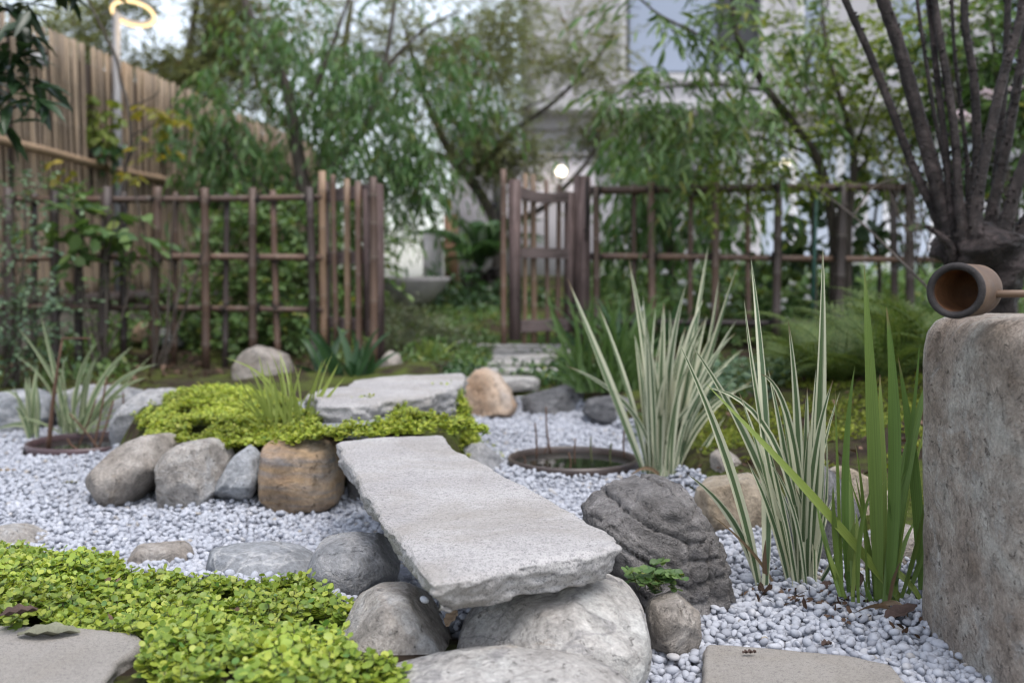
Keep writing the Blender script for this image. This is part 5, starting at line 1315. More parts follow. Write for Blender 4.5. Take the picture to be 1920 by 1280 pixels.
JF = gp([(-300, 985), (30, 1000), (110, 1030), (210, 1045), (240, 1068), (345, 1072), (360, 1082), (470, 1088), (560, 1080), (610, 1100), (650, 1118), (690, 1122), (738, 1112), (745, 1122), (690, 1140), (640, 1165), (625, 1215), (640, 1262), (735, 1280), (755, 1278), (750, 1292), (690, 1305), (625, 1320), (560, 1420), (230, 1420), (238, 1318), (258, 1262), (302, 1222), (285, 1190), (150, 1178), (0, 1180), (-320, 1180)], .085)
x, y = scatter_in(JF, 20000)
k = gnoise(x, y, 9, 51)*.5 + gnoise(x, y, 26, 52)*.5 > .36; x, y = x[k], y[k]
k = rng.choice(len(x), min(len(x), 6600), replace=False); x, y = x[k], y[k]
jenny('golden_ground_cover', 'mat of golden green creeping leaves covering the front corner', x, y, H(x, y)+rng.uniform(0, .012, len(x))+gnoise(x, y, 8, 53)*.020, .029, 4, .0148, L_jenny, .6)
JI = [tuple(G(a_, b_, z_)[:2]) for a_, b_, z_ in [(268, 806, .165), (292, 788, .165), (315, 765, .165), (350, 742, .165), (400, 728, .165), (470, 735, .18), (540, 740, .20), (600, 752, .205), (690, 768, .205), (760, 778, .205), (820, 790, .205), (880, 800, .20), (916, 820, .19), (912, 832, .18), (880, 828, .195), (842, 815, .205), (830, 806, .205), (740, 812, .205), (640, 824, .205), (600, 826, .19), (500, 830, .17), (440, 826, .165), (400, 832, .165), (365, 826, .165), (330, 818, .165), (290, 815, .165)]]
x, y = scatter_in(JI, 16000)
ok = (sdf(gp([(600, 795), (606, 782), (660, 776), (710, 778), (745, 786), (728, 796), (680, 803), (620, 802)], .215), x, y) < -.002) & (sdf(gp([(558, 762), (565, 750), (610, 748), (645, 756), (635, 767), (590, 772)], .215), x, y) < -.002)
ok &= gnoise(x, y, 8, 61) > .2
x, y = x[ok], y[ok]; k = rng.choice(len(x), min(len(x), 8000), replace=False); x, y = x[k], y[k]
ed = sst(-.01, .09, sdf(JI, x, y)+(gnoise(x, y, 7, 64)-.5)*.06)
zz = np.maximum(H(x, y), .145+.05*sst(-.75, -.4, x))
jenny('golden_ground_cover', 'bright yellow green creeping leaves covering the island behind the bridge', x, y, zz+rng.uniform(0, .012, len(x))+gnoise(x, y, 6, 63)*.028*ed, .026, 4, .0118, L_jenny2, .6, .45+.55*ed)
x2, y2 = scatter_in(gp([(838, 806), (880, 792), (920, 806), (945, 842), (930, 858), (895, 846), (858, 832)], .09), 1500)
x3, y3 = scatter_in(gp([(255, 812), (285, 795), (300, 815), (270, 828)], .13), 120)
x4, y4 = scatter_in([(-.30, 2.95), (-.10, 3.0), (-.02, 3.2), (-.08, 3.8), (-.16, 3.6), (-.30, 3.4)], 420)
x, y = np.concatenate([x2, x3, x4]), np.concatenate([y2, y3, y4])
jenny('golden_ground_cover', 'golden leaves spilling down the edges of the planted island', x, y, H(x, y)+rng.uniform(0, .014, len(x)), .026, 4, .0118, L_jenny2, .7)
x, y = scatter_in(JF, 150)
flecks_later = (x, y)
# small sprig beside the fluted boulder
jn = empty('creeping_sprig', P(1215, 1100, 1.62), 'small sprig of creeping leaves between the bridge end and fluted boulder', 'plant')
B, T, U = [], [], []
for k in range(12):
    a = P(1215+rng.uniform(-20, 30), 1105, 1.62+rng.uniform(-.03, .03)); t_ = P(rng.uniform(1155, 1285), rng.uniform(1048, 1110), 1.6+rng.uniform(-.05, .04))
    pts = smoothpath([a, a.lerp(t_, .5)+Vector((0, 0, .015)), t_], 5)
    MB().tube(pts, .0011, 4).obj('stem', MAT['stem'], jn)
    for q in pts[2:]:
        for s_ in range(2):
            B.append(q); an = rng.uniform(0, 6.28); T.append((math.cos(an), math.sin(an), .2)); U.append((rng.normal(0, .4), rng.normal(-.3, .3), 1))
B, T, U = np.array(B), np.array(T), np.array(U); m = len(B)
V, F = leaf_geo(B, T, U, rng.uniform(.010, .018, m), rng.uniform(.009, .015, m), 'round')
MB().add(V, *F).obj('leaves', L_mid, jn)
# moss on the right bank, litter, low greens
def flecks(name, label, x, y, zoff, ll, lw, kind, mat, flat=.3, lift=0.2):
    n = len(x); z = H(x, y)+zoff*rng.uniform(0, 1, n)
    a = rng.uniform(0, 2*PI, n); e = rng.normal(lift, flat, n)
    V, F = leaf_geo(np.stack([x, y, z], -1), np.stack([np.cos(a)*np.cos(e), np.sin(a)*np.cos(e), np.sin(e)], -1), unit(np.stack([rng.normal(0, flat, n), rng.normal(0, flat, n), np.ones(n)], -1)), ll*rng.uniform(.6, 1.3, n), lw*rng.uniform(.7, 1.2, n), kind)
    return tag(MB().add(V, *F).obj(name, mat), label, None, None, 'stuff')
x, y = scatter_in([(.5, 2.2), (2.2, 1.9), (2.6, 4.4), (.6, 4.3), (.55, 3.2)], 60000)
k = (gnoise(x, y, 5.5, 71)*.6 + gnoise(x, y, 14, 72)*.4 > .50); x, y = x[k], y[k]
flecks('moss', 'bright green moss patches on the soil bank behind the iris', x, y, .010, .012, .010, 'rhomb', L_moss, .5, .5)
x, y = scatter_in([(.5, 2.2), (2.2, 1.9), (2.6, 4.4), (.6, 4.3), (.55, 3.2)], 1500); 
flecks('leaf_litter', 'dry brown leaves and bark bits on the mossy bank', x, y, .008, .026, .014, 'oval', L_litter, .5)
flecks('leaf_litter', 'scattered brown dead leaf bits caught in the front golden leaves', *flecks_later, .06, .014, .007, 'oval', L_litter, .5)
x, y = scatter_in([(-3.4, 3.95), (-1.7, 4.1), (-1.4, 4.5), (-.5, 4.7), (-.4, 5.6), (-3.6, 5.6)], 1600)
flecks('leaf_litter', 'brown leaf litter on dark soil below the left lattice fence', x, y, .01, .035, .02, 'oval', L_litter, .5)
x, y = scatter_in([(-3.2, 4.6), (-.4, 4.8), (-.2, 6.6), (-3.2, 6.8)], 5200); k = gnoise(x, y, 2.4, 75) > .5; x, y = x[k], y[k]
flecks('ground_cover', 'low green weeds around the foot of the left lattice fence', x, y, .06, .05, .022, 'oval', L_mid, .5, .5)
x, y = scatter_in([(-1.0, 5.0), (.4, 4.6), (.9, 5.4), (1.0, 9.5), (-1.4, 9.5)], 12000)
stp = np.zeros(len(x), bool)
for pl, z, lb in steps: stp |= sdf(gp(pl, z), x, y) > .004
k = ~stp & (gnoise(x, y, 3, 76) > .38); x, y = x[k], y[k]
flecks('ground_cover', 'low fresh green ground cover round the path slabs and inside the gate', x, y, .035, .034, .016, 'oval', L_mid, .5, .6)
x, y = scatter_in([(-.35, 4.55), (.35, 4.35), (.5, 4.7), (.3, 5.0), (-.3, 5.0)], 1500)
stp = np.zeros(len(x), bool)
for pl, z, lb in steps: stp |= sdf(gp(pl, z), x, y) > .002
x, y = x[~stp], y[~stp]
flecks('ground_cover', 'dark green creeping weeds between the path and the orange boulder', x, y, .03, .03, .016, 'oval', L_dark, .5, .5)
x, y = scatter_in([(-.28, 4.5), (.24, 4.45), (.30, 5.9), (-.28, 5.9)], 4200)
stp = np.zeros(len(x), bool)
for pl, z, lb in steps: stp |= sdf(gp(pl, z), x, y) > -.006
x, y = x[~stp], y[~stp]
flecks('ground_cover', 'bright green weeds filling the gaps between the path slabs', x, y, .022, .022, .012, 'oval', L_mid, .5, .6)
x, y = scatter_in([(.6, 5.5), (4.0, 5.5), (5, 10), (.6, 10)], 9000)
flecks('undergrowth', 'mass of low mixed green plants behind the right lattice fence', x, y, .22, .08, .03, 'oval', L_mid, .5, .5)
x, y = scatter_in([(.45, 3.5), (1.2, 3.3), (1.5, 4.6), (.5, 4.6)], 2600); k = gnoise(x, y, 4, 77) > .42; x, y = x[k], y[k]
flecks('ground_cover', 'clump of small round leaved weeds behind the variegated iris', x, y, .09, .035, .030, 'round', L_aqua, .4, .3)

# ------------------------------------------------------------------ strap leaved plants
def blade_geo(b, c, t, w, n=13, yaw=None, fold=.22, twist=.0):
    b, c, t = (np.array(tuple(q), float) for q in (b, c, t))
    s = np.linspace(0, 1, n)[:, None]
    p = (1-s)**2*b + 2*s*(1-s)*c + s**2*t
    tg = unit(np.gradient(p, axis=0))
    yaw = rng.normal(0, .55) if yaw is None else yaw
    n0 = np.array([math.sin(yaw), -math.cos(yaw), .15])
    sd = unit(np.cross(tg, n0)); nr = np.cross(sd, tg)
    if twist:
        a = (s*twist); sd, nr = sd*np.cos(a)+nr*np.sin(a), nr*np.cos(a)-sd*np.sin(a)
    q = s[:, 0]
    wd = w*.5*(.62+.38*sst(0, .25, q))*np.minimum(1, (1-q)/.45)**.75
    cols = np.array([-1, -.5, 0, .5, 1])
    V = p[:, None] + sd[:, None]*(wd[:, None]*cols)[..., None] + nr[:, None]*((np.abs(cols)-.5)*wd[:, None]*fold)[..., None]
    i = np.arange(n-1)[:, None]*5; j = np.arange(4)[None]
    Qd = np.stack([i+j, i+j+1, i+6+j, i+5+j], -1).reshape(-1, 4)
    return V.reshape(-1, 3), Qd, np.tile(cols, n), np.repeat(q, 5)
def blade_obj(root, geo, mat, name='leaf'):
    V, Qd, ac, al = geo
    me = mesh(name, V-np.array(root.location), [Qd], mat, True, {'across': ac, 'along': al})
    return link(name, me, root)
B_var = m_blade('variegated_blade', (.07, .12, .055), (.115, .165, .075), (.56, .56, .40), (.20, .13, .07))
B_iris = m_blade('iris_blade', (.10, .175, .04), (.21, .27, .06), None, (.22, .16, .08))
B_dark = m_blade('dark_iris_blade', (.022, .06, .02), (.045, .10, .035), None, None)
B_grass = m_blade('grass_blade', (.15, .22, .04), (.28, .34, .08), None, (.3, .32, .12))
B_acorus = m_blade('pale_striped_blade', (.085, .14, .06), (.14, .19, .085), (.34, .37, .22))
B_dgrass = m_blade('deep_grass_blade', (.055, .11, .025), (.11, .18, .045), None, None)
def clump(name, label, cat, base, lst, d, mat, extra=None, merged=False):
    """lst: (bx, by, cx, cy, tx, ty, width_px)"""
    root = empty(name, base, label, cat)
    root['kind'] = 'thing'; geos = []
    for (x0, y0, x1, y1, x2, y2, w) in lst:
        dd = d+rng.uniform(-.07, .07)
        b_ = P(x0, y0, d+rng.uniform(-.03, .03)); c_ = P(x1, y1, (dd+d)/2); t_ = P(x2, y2, dd+rng.uniform(-.08, .08))
        geos.append(blade_geo(b_, c_, t_, w*pxm(d), 14, rng.normal(0, .35), .22, rng.normal(0, .25)))
    if extra:
        n, bxr, by, txr, tyr, w, bow = extra
        for k in range(n):
            x0 = rng.uniform(*bxr); f = (x0-bxr[0])/(bxr[1]-bxr[0])
            x2 = txr[0]+(txr[1]-txr[0])*np.clip(f+rng.normal(0, .22), -.1, 1.1); y2 = rng.uniform(*tyr)
            dd = d+rng.uniform(-.14, .14)
            b_ = P(x0, by, d+rng.uniform(-.04, .06)); t_ = P(x2, y2, dd)
            c_ = P(x0+(x2-x0)*.25+rng.normal(0, bow), by+(y2-by)*rng.uniform(.55, .75), (d+dd)/2)
            geos.append(blade_geo(b_, c_, t_, w*rng.uniform(.7, 1.15)*pxm(d), 12, rng.normal(0, .6), .22, rng.normal(0, .3)))
    if merged:
        mb = MB(); ac, al = [], []
        for V, Qd, a_, l_ in geos: mb.add(V, Qd); ac.append(a_); al.append(l_)
        me = mesh('leaves', np.vstack(mb.V)-np.array(root.location), [np.vstack(f) for f in mb.F.values()], mat, True, {'across': np.concatenate(ac), 'along': np.concatenate(al)})
        o = link('leaves', me, root); o['kind'] = 'stuff'
    else:
        for g_ in geos: blade_obj(root, g_, mat)
    return root
clump('striped_iris', 'tall cream striped iris clump behind the fluted boulder', 'iris', P(1240, 900, 2.9),
    [(1208, 885, 1155, 740, 1063, 520, 15), (1215, 888, 1190, 740, 1122, 572, 10), (1225, 890, 1225, 700, 1178, 483, 14), (1232, 890, 1215, 700, 1206, 552, 12), (1238, 892, 1240, 700, 1245, 565, 15), (1244, 892, 1262, 700, 1256, 580, 13),
     (1246, 890, 1240, 700, 1287, 530, 18), (1255, 895, 1290, 700, 1328, 460, 13), (1262, 895, 1320, 690, 1385, 490, 14), (1230, 890, 1215, 740, 1060, 685, 11), (1250, 893, 1255, 700, 1290, 690, 9), (1262, 895, 1300, 740, 1420, 720, 10), (1240, 893, 1240, 800, 1312, 745, 11), (1285, 905, 1310, 850, 1360, 780, 16), (1268, 897, 1330, 680, 1348, 520, 8), (1228, 893, 1216, 800, 1205, 700, 10)],
    2.9, B_var, (34, (1205, 1275), 893, (1180, 1390), (560, 740), 12, 10))
clump('striped_iris', 'cream striped iris clump in the pebbles nearest the fluted boulder', 'iris', P(1500, 1125, 1.88),
    [(1426, 1115, 1388, 880, 1272, 640, 20), (1434, 1122, 1448, 820, 1408, 482, 19), (1504, 1122, 1440, 840, 1292, 640, 17), (1512, 1120, 1545, 830, 1543, 458, 22), (1500, 1118, 1505, 800, 1478, 600, 16), (1496, 1120, 1420, 800, 1395, 560, 13), (1510, 1116, 1490, 740, 1318, 725, 13),
     (1520, 1112, 1560, 950, 1548, 800, 14), (1430, 1122, 1395, 960, 1288, 888, 15), (1505, 1122, 1486, 900, 1440, 690, 16), (1520, 1122, 1600, 980, 1660, 900, 13), (1515, 1118, 1500, 720, 1425, 700, 14), (1508, 1120, 1520, 880, 1530, 690, 18), (1425, 1118, 1400, 1010, 1370, 850, 12)],
    1.88, B_var, (22, (1480, 1530), 1120, (1400, 1560), (700, 960), 13, 10))
clump('green_iris', 'plain green iris with broad upright blades beside the stone pillar', 'iris', P(1650, 1140, 1.76),
    [(1648, 1125, 1640, 800, 1620, 494, 24), (1668, 1115, 1690, 800, 1662, 574, 23), (1662, 1135, 1690, 860, 1748, 690, 26), (1656, 1110, 1654, 880, 1650, 700, 18), (1592, 1110, 1572, 880, 1603, 684, 14), (1580, 1115, 1570, 930, 1566, 725, 12), (1722, 1165, 1560, 960, 1320, 715, 21),
     (1728, 1130, 1700, 1055, 1560, 1022, 14), (1728, 1105, 1722, 880, 1684, 668, 20), (1690, 1120, 1745, 950, 1745, 840, 15), (1655, 1168, 1622, 1110, 1620, 1083, 10), (1580, 1118, 1560, 1000, 1562, 905, 15), (1598, 1118, 1612, 1000, 1605, 960, 10), (1640, 1130, 1640, 1020, 1590, 890, 9), (1670, 1135, 1660, 960, 1700, 880, 14), (1586, 1122, 1560, 1060, 1548, 1020, 10), (1660, 1140, 1720, 760, 1724, 640, 8), (1700, 1120, 1790, 900, 1735, 860, 12), (1610, 1130, 1600, 1000, 1640, 900, 9), (1575, 1118, 1545, 1010, 1530, 940, 10), (1640, 1140, 1660, 1020, 1700, 960, 9)],
    1.76, B_iris, (9, (1585, 1690), 1128, (1560, 1725), (780, 1000), 13, 10))
clump('dark_iris', 'dark green iris clump at the foot of the left gate leaf', 'iris', P(660, 715, 4.5),
    [], 4.5, B_dark, (26, (590, 700), 718, (545, 740), (600, 690), 14, 8))
clump('tall_grass', 'deep green clump of arching grass beside the right gate post', 'grass clump', P(1140, 735, 4.3),
    [], 4.3, B_dgrass, (90, (1080, 1200), 735, (1040, 1250), (540, 700), 8, 14), merged=True)
clump('grass_tuft', 'lime green grass tuft growing behind the striped rock', 'grass tuft', P(540, 825, 2.78),
    [(530, 828, 440, 790, 378, 785, 6), (545, 825, 540, 700, 420, 670, 5), (550, 825, 600, 750, 635, 680, 9), (555, 825, 600, 760, 648, 705, 7), (500, 830, 470, 830, 455, 812, 7)],
    2.78, B_grass, (46, (500, 580), 826, (455, 620), (655, 780), 5, 10), merged=True)
clump('striped_grass', 'pale striped grass clump behind the sunken purple pot', 'grass clump', P(150, 815, 3.62),
    [(130, 812, 110, 720, 76, 590, 10), (160, 810, 200, 700, 296, 682, 9), (150, 812, 180, 700, 250, 648, 10), (140, 812, 110, 700, 30, 610, 8), (60, 815, 60, 740, 70, 685, 9), (58, 815, 40, 720, 2, 735, 6), (62, 818, 60, 780, -10, 805, 10), (150, 810, 190, 745, 240, 740, 9), (135, 812, 140, 680, 185, 640, 8), (165, 808, 210, 720, 275, 708, 8)],
    3.62, B_acorus, (26, (110, 175), 812, (50, 270), (650, 790), 6, 16), merged=True)
clump('striped_grass', 'small pale grass sprout left of the purple pot', 'grass clump', P(62, 820, 3.6), [], 3.6, B_acorus, (12, (48, 75), 822, (30, 90), (690, 780), 8, 6), merged=True)
clump('grass_tuft', 'small yellow green grass tuft inside the gate left of the path', 'grass tuft', P(805, 690, 5.2), [], 5.2, B_grass, (34, (795, 818), 692, (755, 860), (630, 690), 6, 12), merged=True)
clump('tall_grass', 'thin sprays of dark green grass blades along the right lattice fence', 'grass clump', P(1150, 660, 4.9), [], 4.9, B_dark, (40, (1080, 1260), 660, (1050, 1300), (540, 640), 7, 10), merged=True)

# dry leaves at the iris bases
B_dry = m_blade('dry_blade', (.16, .10, .06), (.24, .17, .10), None, None)
for (rt, lst, d_) in ((COL.objects['striped_iris.001'], [(1462, 1122, 1435, 1040, 1330, 962, 6), (1440, 1122, 1430, 1060, 1436, 1010, 9), (1496, 1124, 1560, 1100, 1590, 1130, 9), (1470, 1124, 1400, 1090, 1372, 1128, 8)], 1.87),
                      (COL.objects['green_iris'], [(1690, 1150, 1650, 1120, 1600, 1150, 9), (1640, 1140, 1690, 1110, 1705, 1165, 10), (1665, 1145, 1672, 1080, 1690, 1050, 8)], 1.72),
                      (COL.objects['striped_iris'], [(1240, 895, 1215, 860, 1180, 893, 7), (1270, 898, 1310, 870, 1330, 900, 7)], 2.88)):
    for (x0, y0, x1, y1, x2, y2, w) in lst:
        blade_obj(rt, blade_geo(P(x0, y0, d_), P(x1, y1, d_), P(x2, y2, d_-.05), w*pxm(d_), 10), B_dry, 'dry_leaf')
x, y = scatter_in([(.42, 1.78), (.52, 1.70), (.66, 1.58), (.72, 1.62), (.72, 1.9), (.5, 1.98)], 260)
flecks('leaf_litter', 'dark crumbs and dry leaf bits among the pebbles at the iris bases', x, y, .0, .018, .009, 'oval', L_litter, .5)
COL.objects[-1].location.z = .045

# ------------------------------------------------------------------ ferns
def frond_mesh(L, npair=15, arch=.5):
    s = np.linspace(0, 1, npair+3)
    rx = np.stack([s*L*(1-.18*arch*s), np.zeros_like(s), L*(.75*arch*s - .95*arch*s**2)], -1)
    mb = MB(); mb.tube(rx, np.linspace(.003, .0008, len(s)), 4, cap=False)
    B, T, U, LL = [], [], [], []
    for i in range(2, len(s)-1):
        tg = rx[i+1]-rx[i-1]; tg /= np.linalg.norm(tg)
        pl = L*.27*math.sin(PI*min(.98, (s[i]*.82+.16)))**1.1*(1.05-s[i]*.35)
        for sd in (-1, 1):
            dr = np.array([tg[0]*.45, sd*.9, tg[2]*.3-.12]); dr /= np.linalg.norm(dr)
            for k in range(6):
                q = (k+.5)/6; p = rx[i]+dr*pl*q
                for s2 in (-1, 1):
                    d2 = dr*.55 + s2*np.array([tg[0], 0, tg[2]])*.85
                    B.append(p); T.append(d2); U.append((0, 0, 1)); LL.append(pl*.20*(1.15-q))
    B, T, U, LL = np.array(B), np.array(T), np.array(U, float), np.array(LL)
    V, F = leaf_geo(B, T, U, LL, LL*.65, 'rhomb'); mb.add(V, *F)
    V = np.vstack(mb.V)
    return mesh('frond', V, [np.vstack(f) for f in mb.F.values()], L_fern)
fronds = [frond_mesh(.30, 15, .6), frond_mesh(.36, 17, .75), frond_mesh(.25, 13, .5)]
fern_spots = [(1560, 3.9, 'feathery fern between the lattice fence and mossy bank'), (1630, 3.7, 'broad fern in the middle of the fern bed'), (1700, 3.6, 'fern with low arching fronds behind the ladle end'), (1610, 4.3, 'fern at the back of the bed under the lattice fence'), (1690, 4.2, 'fern at the foot of the round leaved bush'), (1540, 4.5, 'small fern nearest the striped iris blades'), (1770, 3.4, 'fern half hidden behind the stone pillar top'), (1660, 3.3, 'fern hanging low over the mossy bank'), (1580, 3.5, 'fern at the near edge of the fern bed'), (1740, 4.0, 'fern in the shade of the pollarded trunk'), (1500, 4.2, 'fern beside the tall variegated blades at the fence foot'), (1600, 4.8, 'fern pressed against the right lattice fence rail'), (1680, 4.7, 'fern below the dark posts of the right lattice fence'), (1720, 3.7, 'fern next to the low arching fern by the ladle'), (1540, 3.6, 'fern at the mossy edge farthest from the pillar')]
for i, (px, d, lb) in enumerate(fern_spots):
    b = gz(px, d); root = empty('fern', b, lb, 'fern', 'ferns on the bank below the pollarded tree')
    for k in range(13):
        o = link('frond', fronds[int(rng.integers(3))], root, (0, 0, .0))
        o.rotation_euler = (rng.normal(0, .2), -rng.uniform(.15, 1.0), k*2*PI/13+rng.uniform(-.25, .25)); o.scale = (1,)*3
        sc = rng.uniform(.95, 1.45); o.scale = (sc, sc, sc)
# palm
pb = gz(900, 8.4)
palm = empty('palm', pb, 'dark feathery cycad palm with a short dark trunk behind the gate', 'palm')
tr_ = MB(); zt3 = P(900, 508, 8.4).z
tr_.tube([(pb.x, 8.4, pb.z-.05), (pb.x, 8.4, (pb.z+zt3)/2), (pb.x, 8.4, zt3)], [.15, .13, .09], 14)
for k in range(60):
    a = rng.uniform(0, 6.28); z = rng.uniform(pb.z, zt3); r_ = .14
    tr_.tube([(pb.x+math.cos(a)*r_*.8, 8.4+math.sin(a)*r_*.8, z), (pb.x+math.cos(a)*(r_+.03), 8.4+math.sin(a)*(r_+.03), z+.03)], [.02, .008], 5)
tr_.obj('trunk', MAT['darkbark'], palm)
def palm_frond(L):
    s = np.linspace(0, 1, 16); rx = np.stack([s*L*.9, 0*s, L*(.75*s-.85*s**2)], -1)
    mb = MB(); mb.tube(rx, np.linspace(.008, .002, 16), 4, cap=False); B, T, LL = [], [], []
    for t in np.linspace(.15, 1, 34):
        p = np.array([t*L*.9, 0, L*(.75*t-.85*t*t)])
        for sd in (-1, 1): B.append(p); T.append((.6, sd*.9, .15-t*.3)); LL.append(.14*math.sin(PI*(t*.8+.12)))
    V, F = leaf_geo(np.array(B), np.array(T), np.tile([0, 0, 1.0], (len(B), 1)), np.array(LL), np.full(len(B), .010), 'lance'); mb.add(V, *F)
    return mesh('frond', np.vstack(mb.V), [np.vstack(f) for f in mb.F.values()], L_dark)
pf = palm_frond(.62)
for k in range(17):
    o = link('frond', pf, palm, (0, 0, zt3-pb.z)); o.rotation_euler = (0, -rng.uniform(.1, 1.0), k*2*PI/17+rng.uniform(-.15, .15)); s_ = rng.uniform(.9, 1.4); o.scale = (s_,)*3

# ------------------------------------------------------------------ pollarded tree behind the pillar
PD = 2.85
pb = Vector((P(1850, 640, PD).x, PD, H1(P(1850, 640, PD).x, PD)))
pol = empty('pollarded_tree', pb, 'dark pollarded tree with many upright stems behind the stone pillar', 'tree')
def knot(pts, rad, name, sides=22, amp=.12, seed=0, nn=5):
    pp = smoothpath(pts, nn); m = len(pp)
    rr = np.interp(np.linspace(0, 1, m), np.linspace(0, 1, len(rad)), rad)
    mb = MB(); mb.tube(pp, rr, sides)
    V = np.vstack(mb.V); f = fbm(V*(1.0), 16, 4, seed)
    cen = np.vstack([np.repeat(pp, sides, 0), pp[:1], pp[-1:]])
    V = cen + (V-cen)*(1+amp*f)[:, None]
    mb.V = [V]
    return mb.obj(name, MAT['darkbark'], pol)
knot([pb+Vector((0, 0, -.05)), P(1850, 620, PD), P(1853, 545, PD), P(1850, 500, PD), P(1846, 465, PD), P(1846, 440, PD), P(1850, 420, PD)], [.075, .07, .078, .105, .125, .11, .05], 'trunk', 44, .30, 3, 9)
stems = [([(1768, 425), (1752, 395), (1715, 320), (1670, 200), (1630, 100), (1585, 0), (1565, -60)], 24, 19, 0.0),
         ([(1790, 430), (1772, 400), (1750, 320), (1720, 210), (1685, 85), (1655, 0), (1640, -60)], 42, 34, -.02),
         ([(1790, 420), (1783, 390), (1775, 300), (1758, 150), (1742, 0), (1735, -60)], 20, 16, -.04),
         ([(1805, 420), (1798, 380), (1790, 250), (1772, 130), (1752, 0), (1745, -60)], 24, 17, -.06),
         ([(1828, 430), (1827, 375), (1832, 275), (1826, 150), (1810, 50), (1805, -60)], 26, 20, .02),
         ([(1825, 440), (1832, 380), (1852, 270), (1882, 140), (1912, 40), (1930, -60)], 30, 25, -.07),
         ([(1855, 440), (1862, 390), (1886, 280), (1902, 190), (1920, 90), (1940, -60)], 30, 22, .03),
         ([(1880, 440), (1892, 400), (1912, 330), (1945, 250), (1990, 120), (2010, -60)], 34, 26, -.05),
         ([(1862, 420), (1872, 300), (1886, 120), (1890, 0), (1892, -60)], 22, 18, .09),
         ([(1800, 400), (1790, 380), (1757, 240), (1737, 120), (1720, 0), (1716, -60)], 13, 9, .10),
         ([(1812, 430), (1815, 330), (1808, 250), (1790, 100), (1782, -60)], 13, 9, .08),
         ([(1900, 450), (1930, 410), (1990, 320), (2040, 200)], 34, 24, .0),
         ([(1770, 440), (1748, 432), (1733, 424)], 14, 6, -.06)]
for k, (pts, w0, w1, dz) in enumerate(stems):
    if k not in (11, 12):
        (xa_, ya_), (xb_, yb_) = pts[-3], pts[-1]; g_ = (xb_-xa_)/max(ya_-yb_, 1)
        pts = pts + [(xb_+g_*240+rng.uniform(-15, 15), yb_-240), (xb_+g_*520+rng.uniform(-40, 40), yb_-520), (xb_+g_*760+rng.uniform(-60, 60), yb_-760)]
        w1 *= .55
    x0_ = pts[0][0]; pts = [(1848+(x0_-1848)*.7, 497), (x0_*.9+1848*.1, 455)] + pts[1:]
    pp = smoothpath([P(x_, y_, PD+dz*(.5 if i == 0 else 1.0)) for i, (x_, y_) in enumerate(pts)], 9); m = len(pp)
    r_ = np.linspace(w0, w1, m)*pxm(PD)/2*.80; r_[:22] *= np.linspace(1.9, 1.0, 22)
    r_ = r_*(1+.08*np.sin(np.arange(m)*1.9+k)*rng.uniform(.2, 1, m))
    mb = MB(); mb.tube(pp, r_, 12)
    # bud knobs
    for i in range(3, m-1):
        for _ in range(2):
            if rng.random() < .6:
                a = rng.uniform(0, 6.28); f_ = rng.random(); c = pp[i]*(1-f_)+pp[i+1]*f_; dv = np.array([math.cos(a), math.sin(a)*.9, .5])
                mb.tube([c+dv*r_[i]*.7, c+dv*r_[i]*1.15, c+dv*(r_[i]+.005)], [.0045, .004, .0015], 5)
    mb.obj('branch', MAT['darkbark'], pol)
# bare twigs hanging in front of the fern bed
tw = empty('bare_branch', P(1745, 545, 3.1), 'long bare grey twig slanting down to the ladle', 'branch')
MB().tube(smoothpath([P(1760, 560, 3.0), P(1680, 480, 3.3), P(1600, 405, 3.8), P(1520, 350, 4.3), P(1430, 320, 4.8)], 8), np.linspace(.0045, .0025, 33), 7).obj('stem', MAT['bark'], tw)
MB().tube(smoothpath([P(1600, 405, 3.8), P(1640, 350, 3.9), P(1700, 330, 4.0)], 6), np.linspace(.004, .002, 13), 5).obj('twig', MAT['bark'], tw)
MB().tube(smoothpath([P(1520, 350, 4.3), P(1480, 290, 4.4), P(1420, 250, 4.5)], 6), np.linspace(.003, .0015, 13), 5).obj('twig', MAT['bark'], tw)
br = empty('bare_branch', P(1700, 420, 4.6), 'tangle of fine bare twigs beside the pollarded trunk', 'branch')
for k in range(22):
    a = P(rng.uniform(1690, 1800), rng.uniform(440, 520), 4.5); t_ = P(rng.uniform(1620, 1800), rng.uniform(220, 380), 4.6)
    MB().tube(smoothpath([a, a.lerp(t_, .5)+Vector((rng.uniform(-.06, .06), 0, rng.uniform(-.03, .05))), t_], 5), np.linspace(.004, .001, 11), 4).obj('twig', MAT['bark'], br)

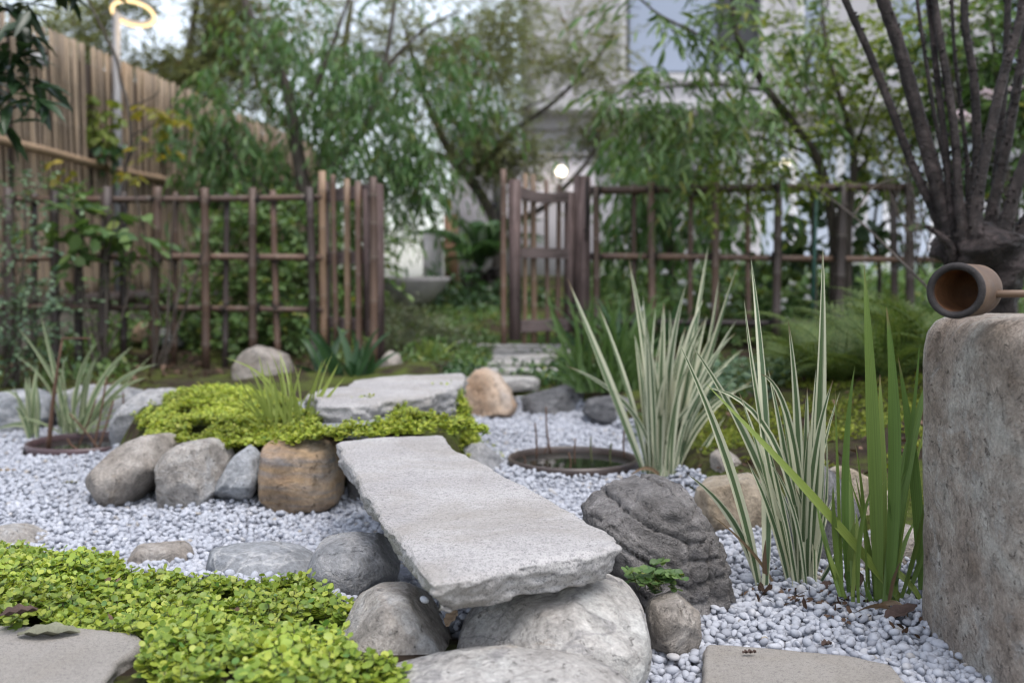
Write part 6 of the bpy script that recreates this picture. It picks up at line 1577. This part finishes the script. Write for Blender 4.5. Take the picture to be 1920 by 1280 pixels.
# ------------------------------------------------------------------ fallen leaves
def fallen(label, c, L, Wd, yaw, curl, mat, pitch=0.0):
    n, m = 14, 7
    s = np.linspace(0, 1, n)[:, None]; q = np.linspace(-1, 1, m)[None]
    w = Wd*.5*np.sin(PI*np.clip(s*.97+.03, 0, 1))**.8
    X = s*L + 0*q; Y = w*q; Z = curl*np.abs(q)*w + .25*curl*L*(s-.5)**2 + .002*np.sin(s*20+q*3)
    R = Matrix.Rotation(yaw, 3, 'Z') @ Matrix.Rotation(pitch, 3, 'Y')
    V = np.stack([X-L/2, Y, Z], -1).reshape(-1, 3) @ np.array(R).T
    i = np.arange(n-1)[:, None]*m; j = np.arange(m-1)[None]
    root = link('fallen_leaf', mesh('fallen_leaf', V, [np.stack([i+j, i+j+1, i+m+1+j, i+m+j], -1).reshape(-1, 4)], mat), None, c)
    return tag(root, label, 'leaf')
dl = m_plain('dull_green_dead_leaf', (.15, .15, .105), .6, .3, .3, 40, .4); bl_ = m_plain('brown_dead_leaf', (.075, .05, .042), .8, .2, .35, 40, .4)
fallen('folded dull green dead leaf lying on the paver at the front', G(92, 1190, .088), .085, .04, .15, .55, dl)
fallen('curled brown dead leaf at the edge of the golden leaves above the paver', G(35, 1150, .115), .05, .03, .6, .6, bl_)
fallen('brown dead leaf among the pebbles at the base of the striped iris', P(1545, 1110, 1.84), .06, .035, .8, .5, bl_, -.5)
fallen('dark brown dead leaf leaning at the base of the green iris', P(1600, 1085, 1.8), .05, .035, 1.4, .5, bl_, -.7)
fallen('wet brown dead leaf at the foot of the stone pillar', P(1690, 1150, 1.68), .07, .04, .3, .4, bl_, -.3)
fallen('small dry leaf wedged between bridge and boulders', P(848, 1160, 1.42), .03, .02, .9, .6, m_plain('tan_leaf', (.2, .14, .09), .8), -.6)
fallen('grey green leaf lying alone on the gravel left of the island row', G(132, 905, .03), .04, .018, .2, .5, dl)
fallen('tan stick like leaf on the gravel at the left edge', G(10, 882, .035), .06, .012, .1, .5, m_plain('straw_leaf', (.24, .17, .09), .8))
fallen('small brown fragment lying on the square paver by the pebbles', G(1405, 1222, .037), .022, .008, .1, .5, bl_)
fallen('curled dark leaf in the pebbles next to the square paver', G(1550, 1208, .035), .02, .014, .4, .8, bl_)
for _o in list(COL.objects):
    if _o.type == 'MESH' and _o.get('kind') == 'stuff' and _o.parent is None and 'category' in _o: del _o['category']
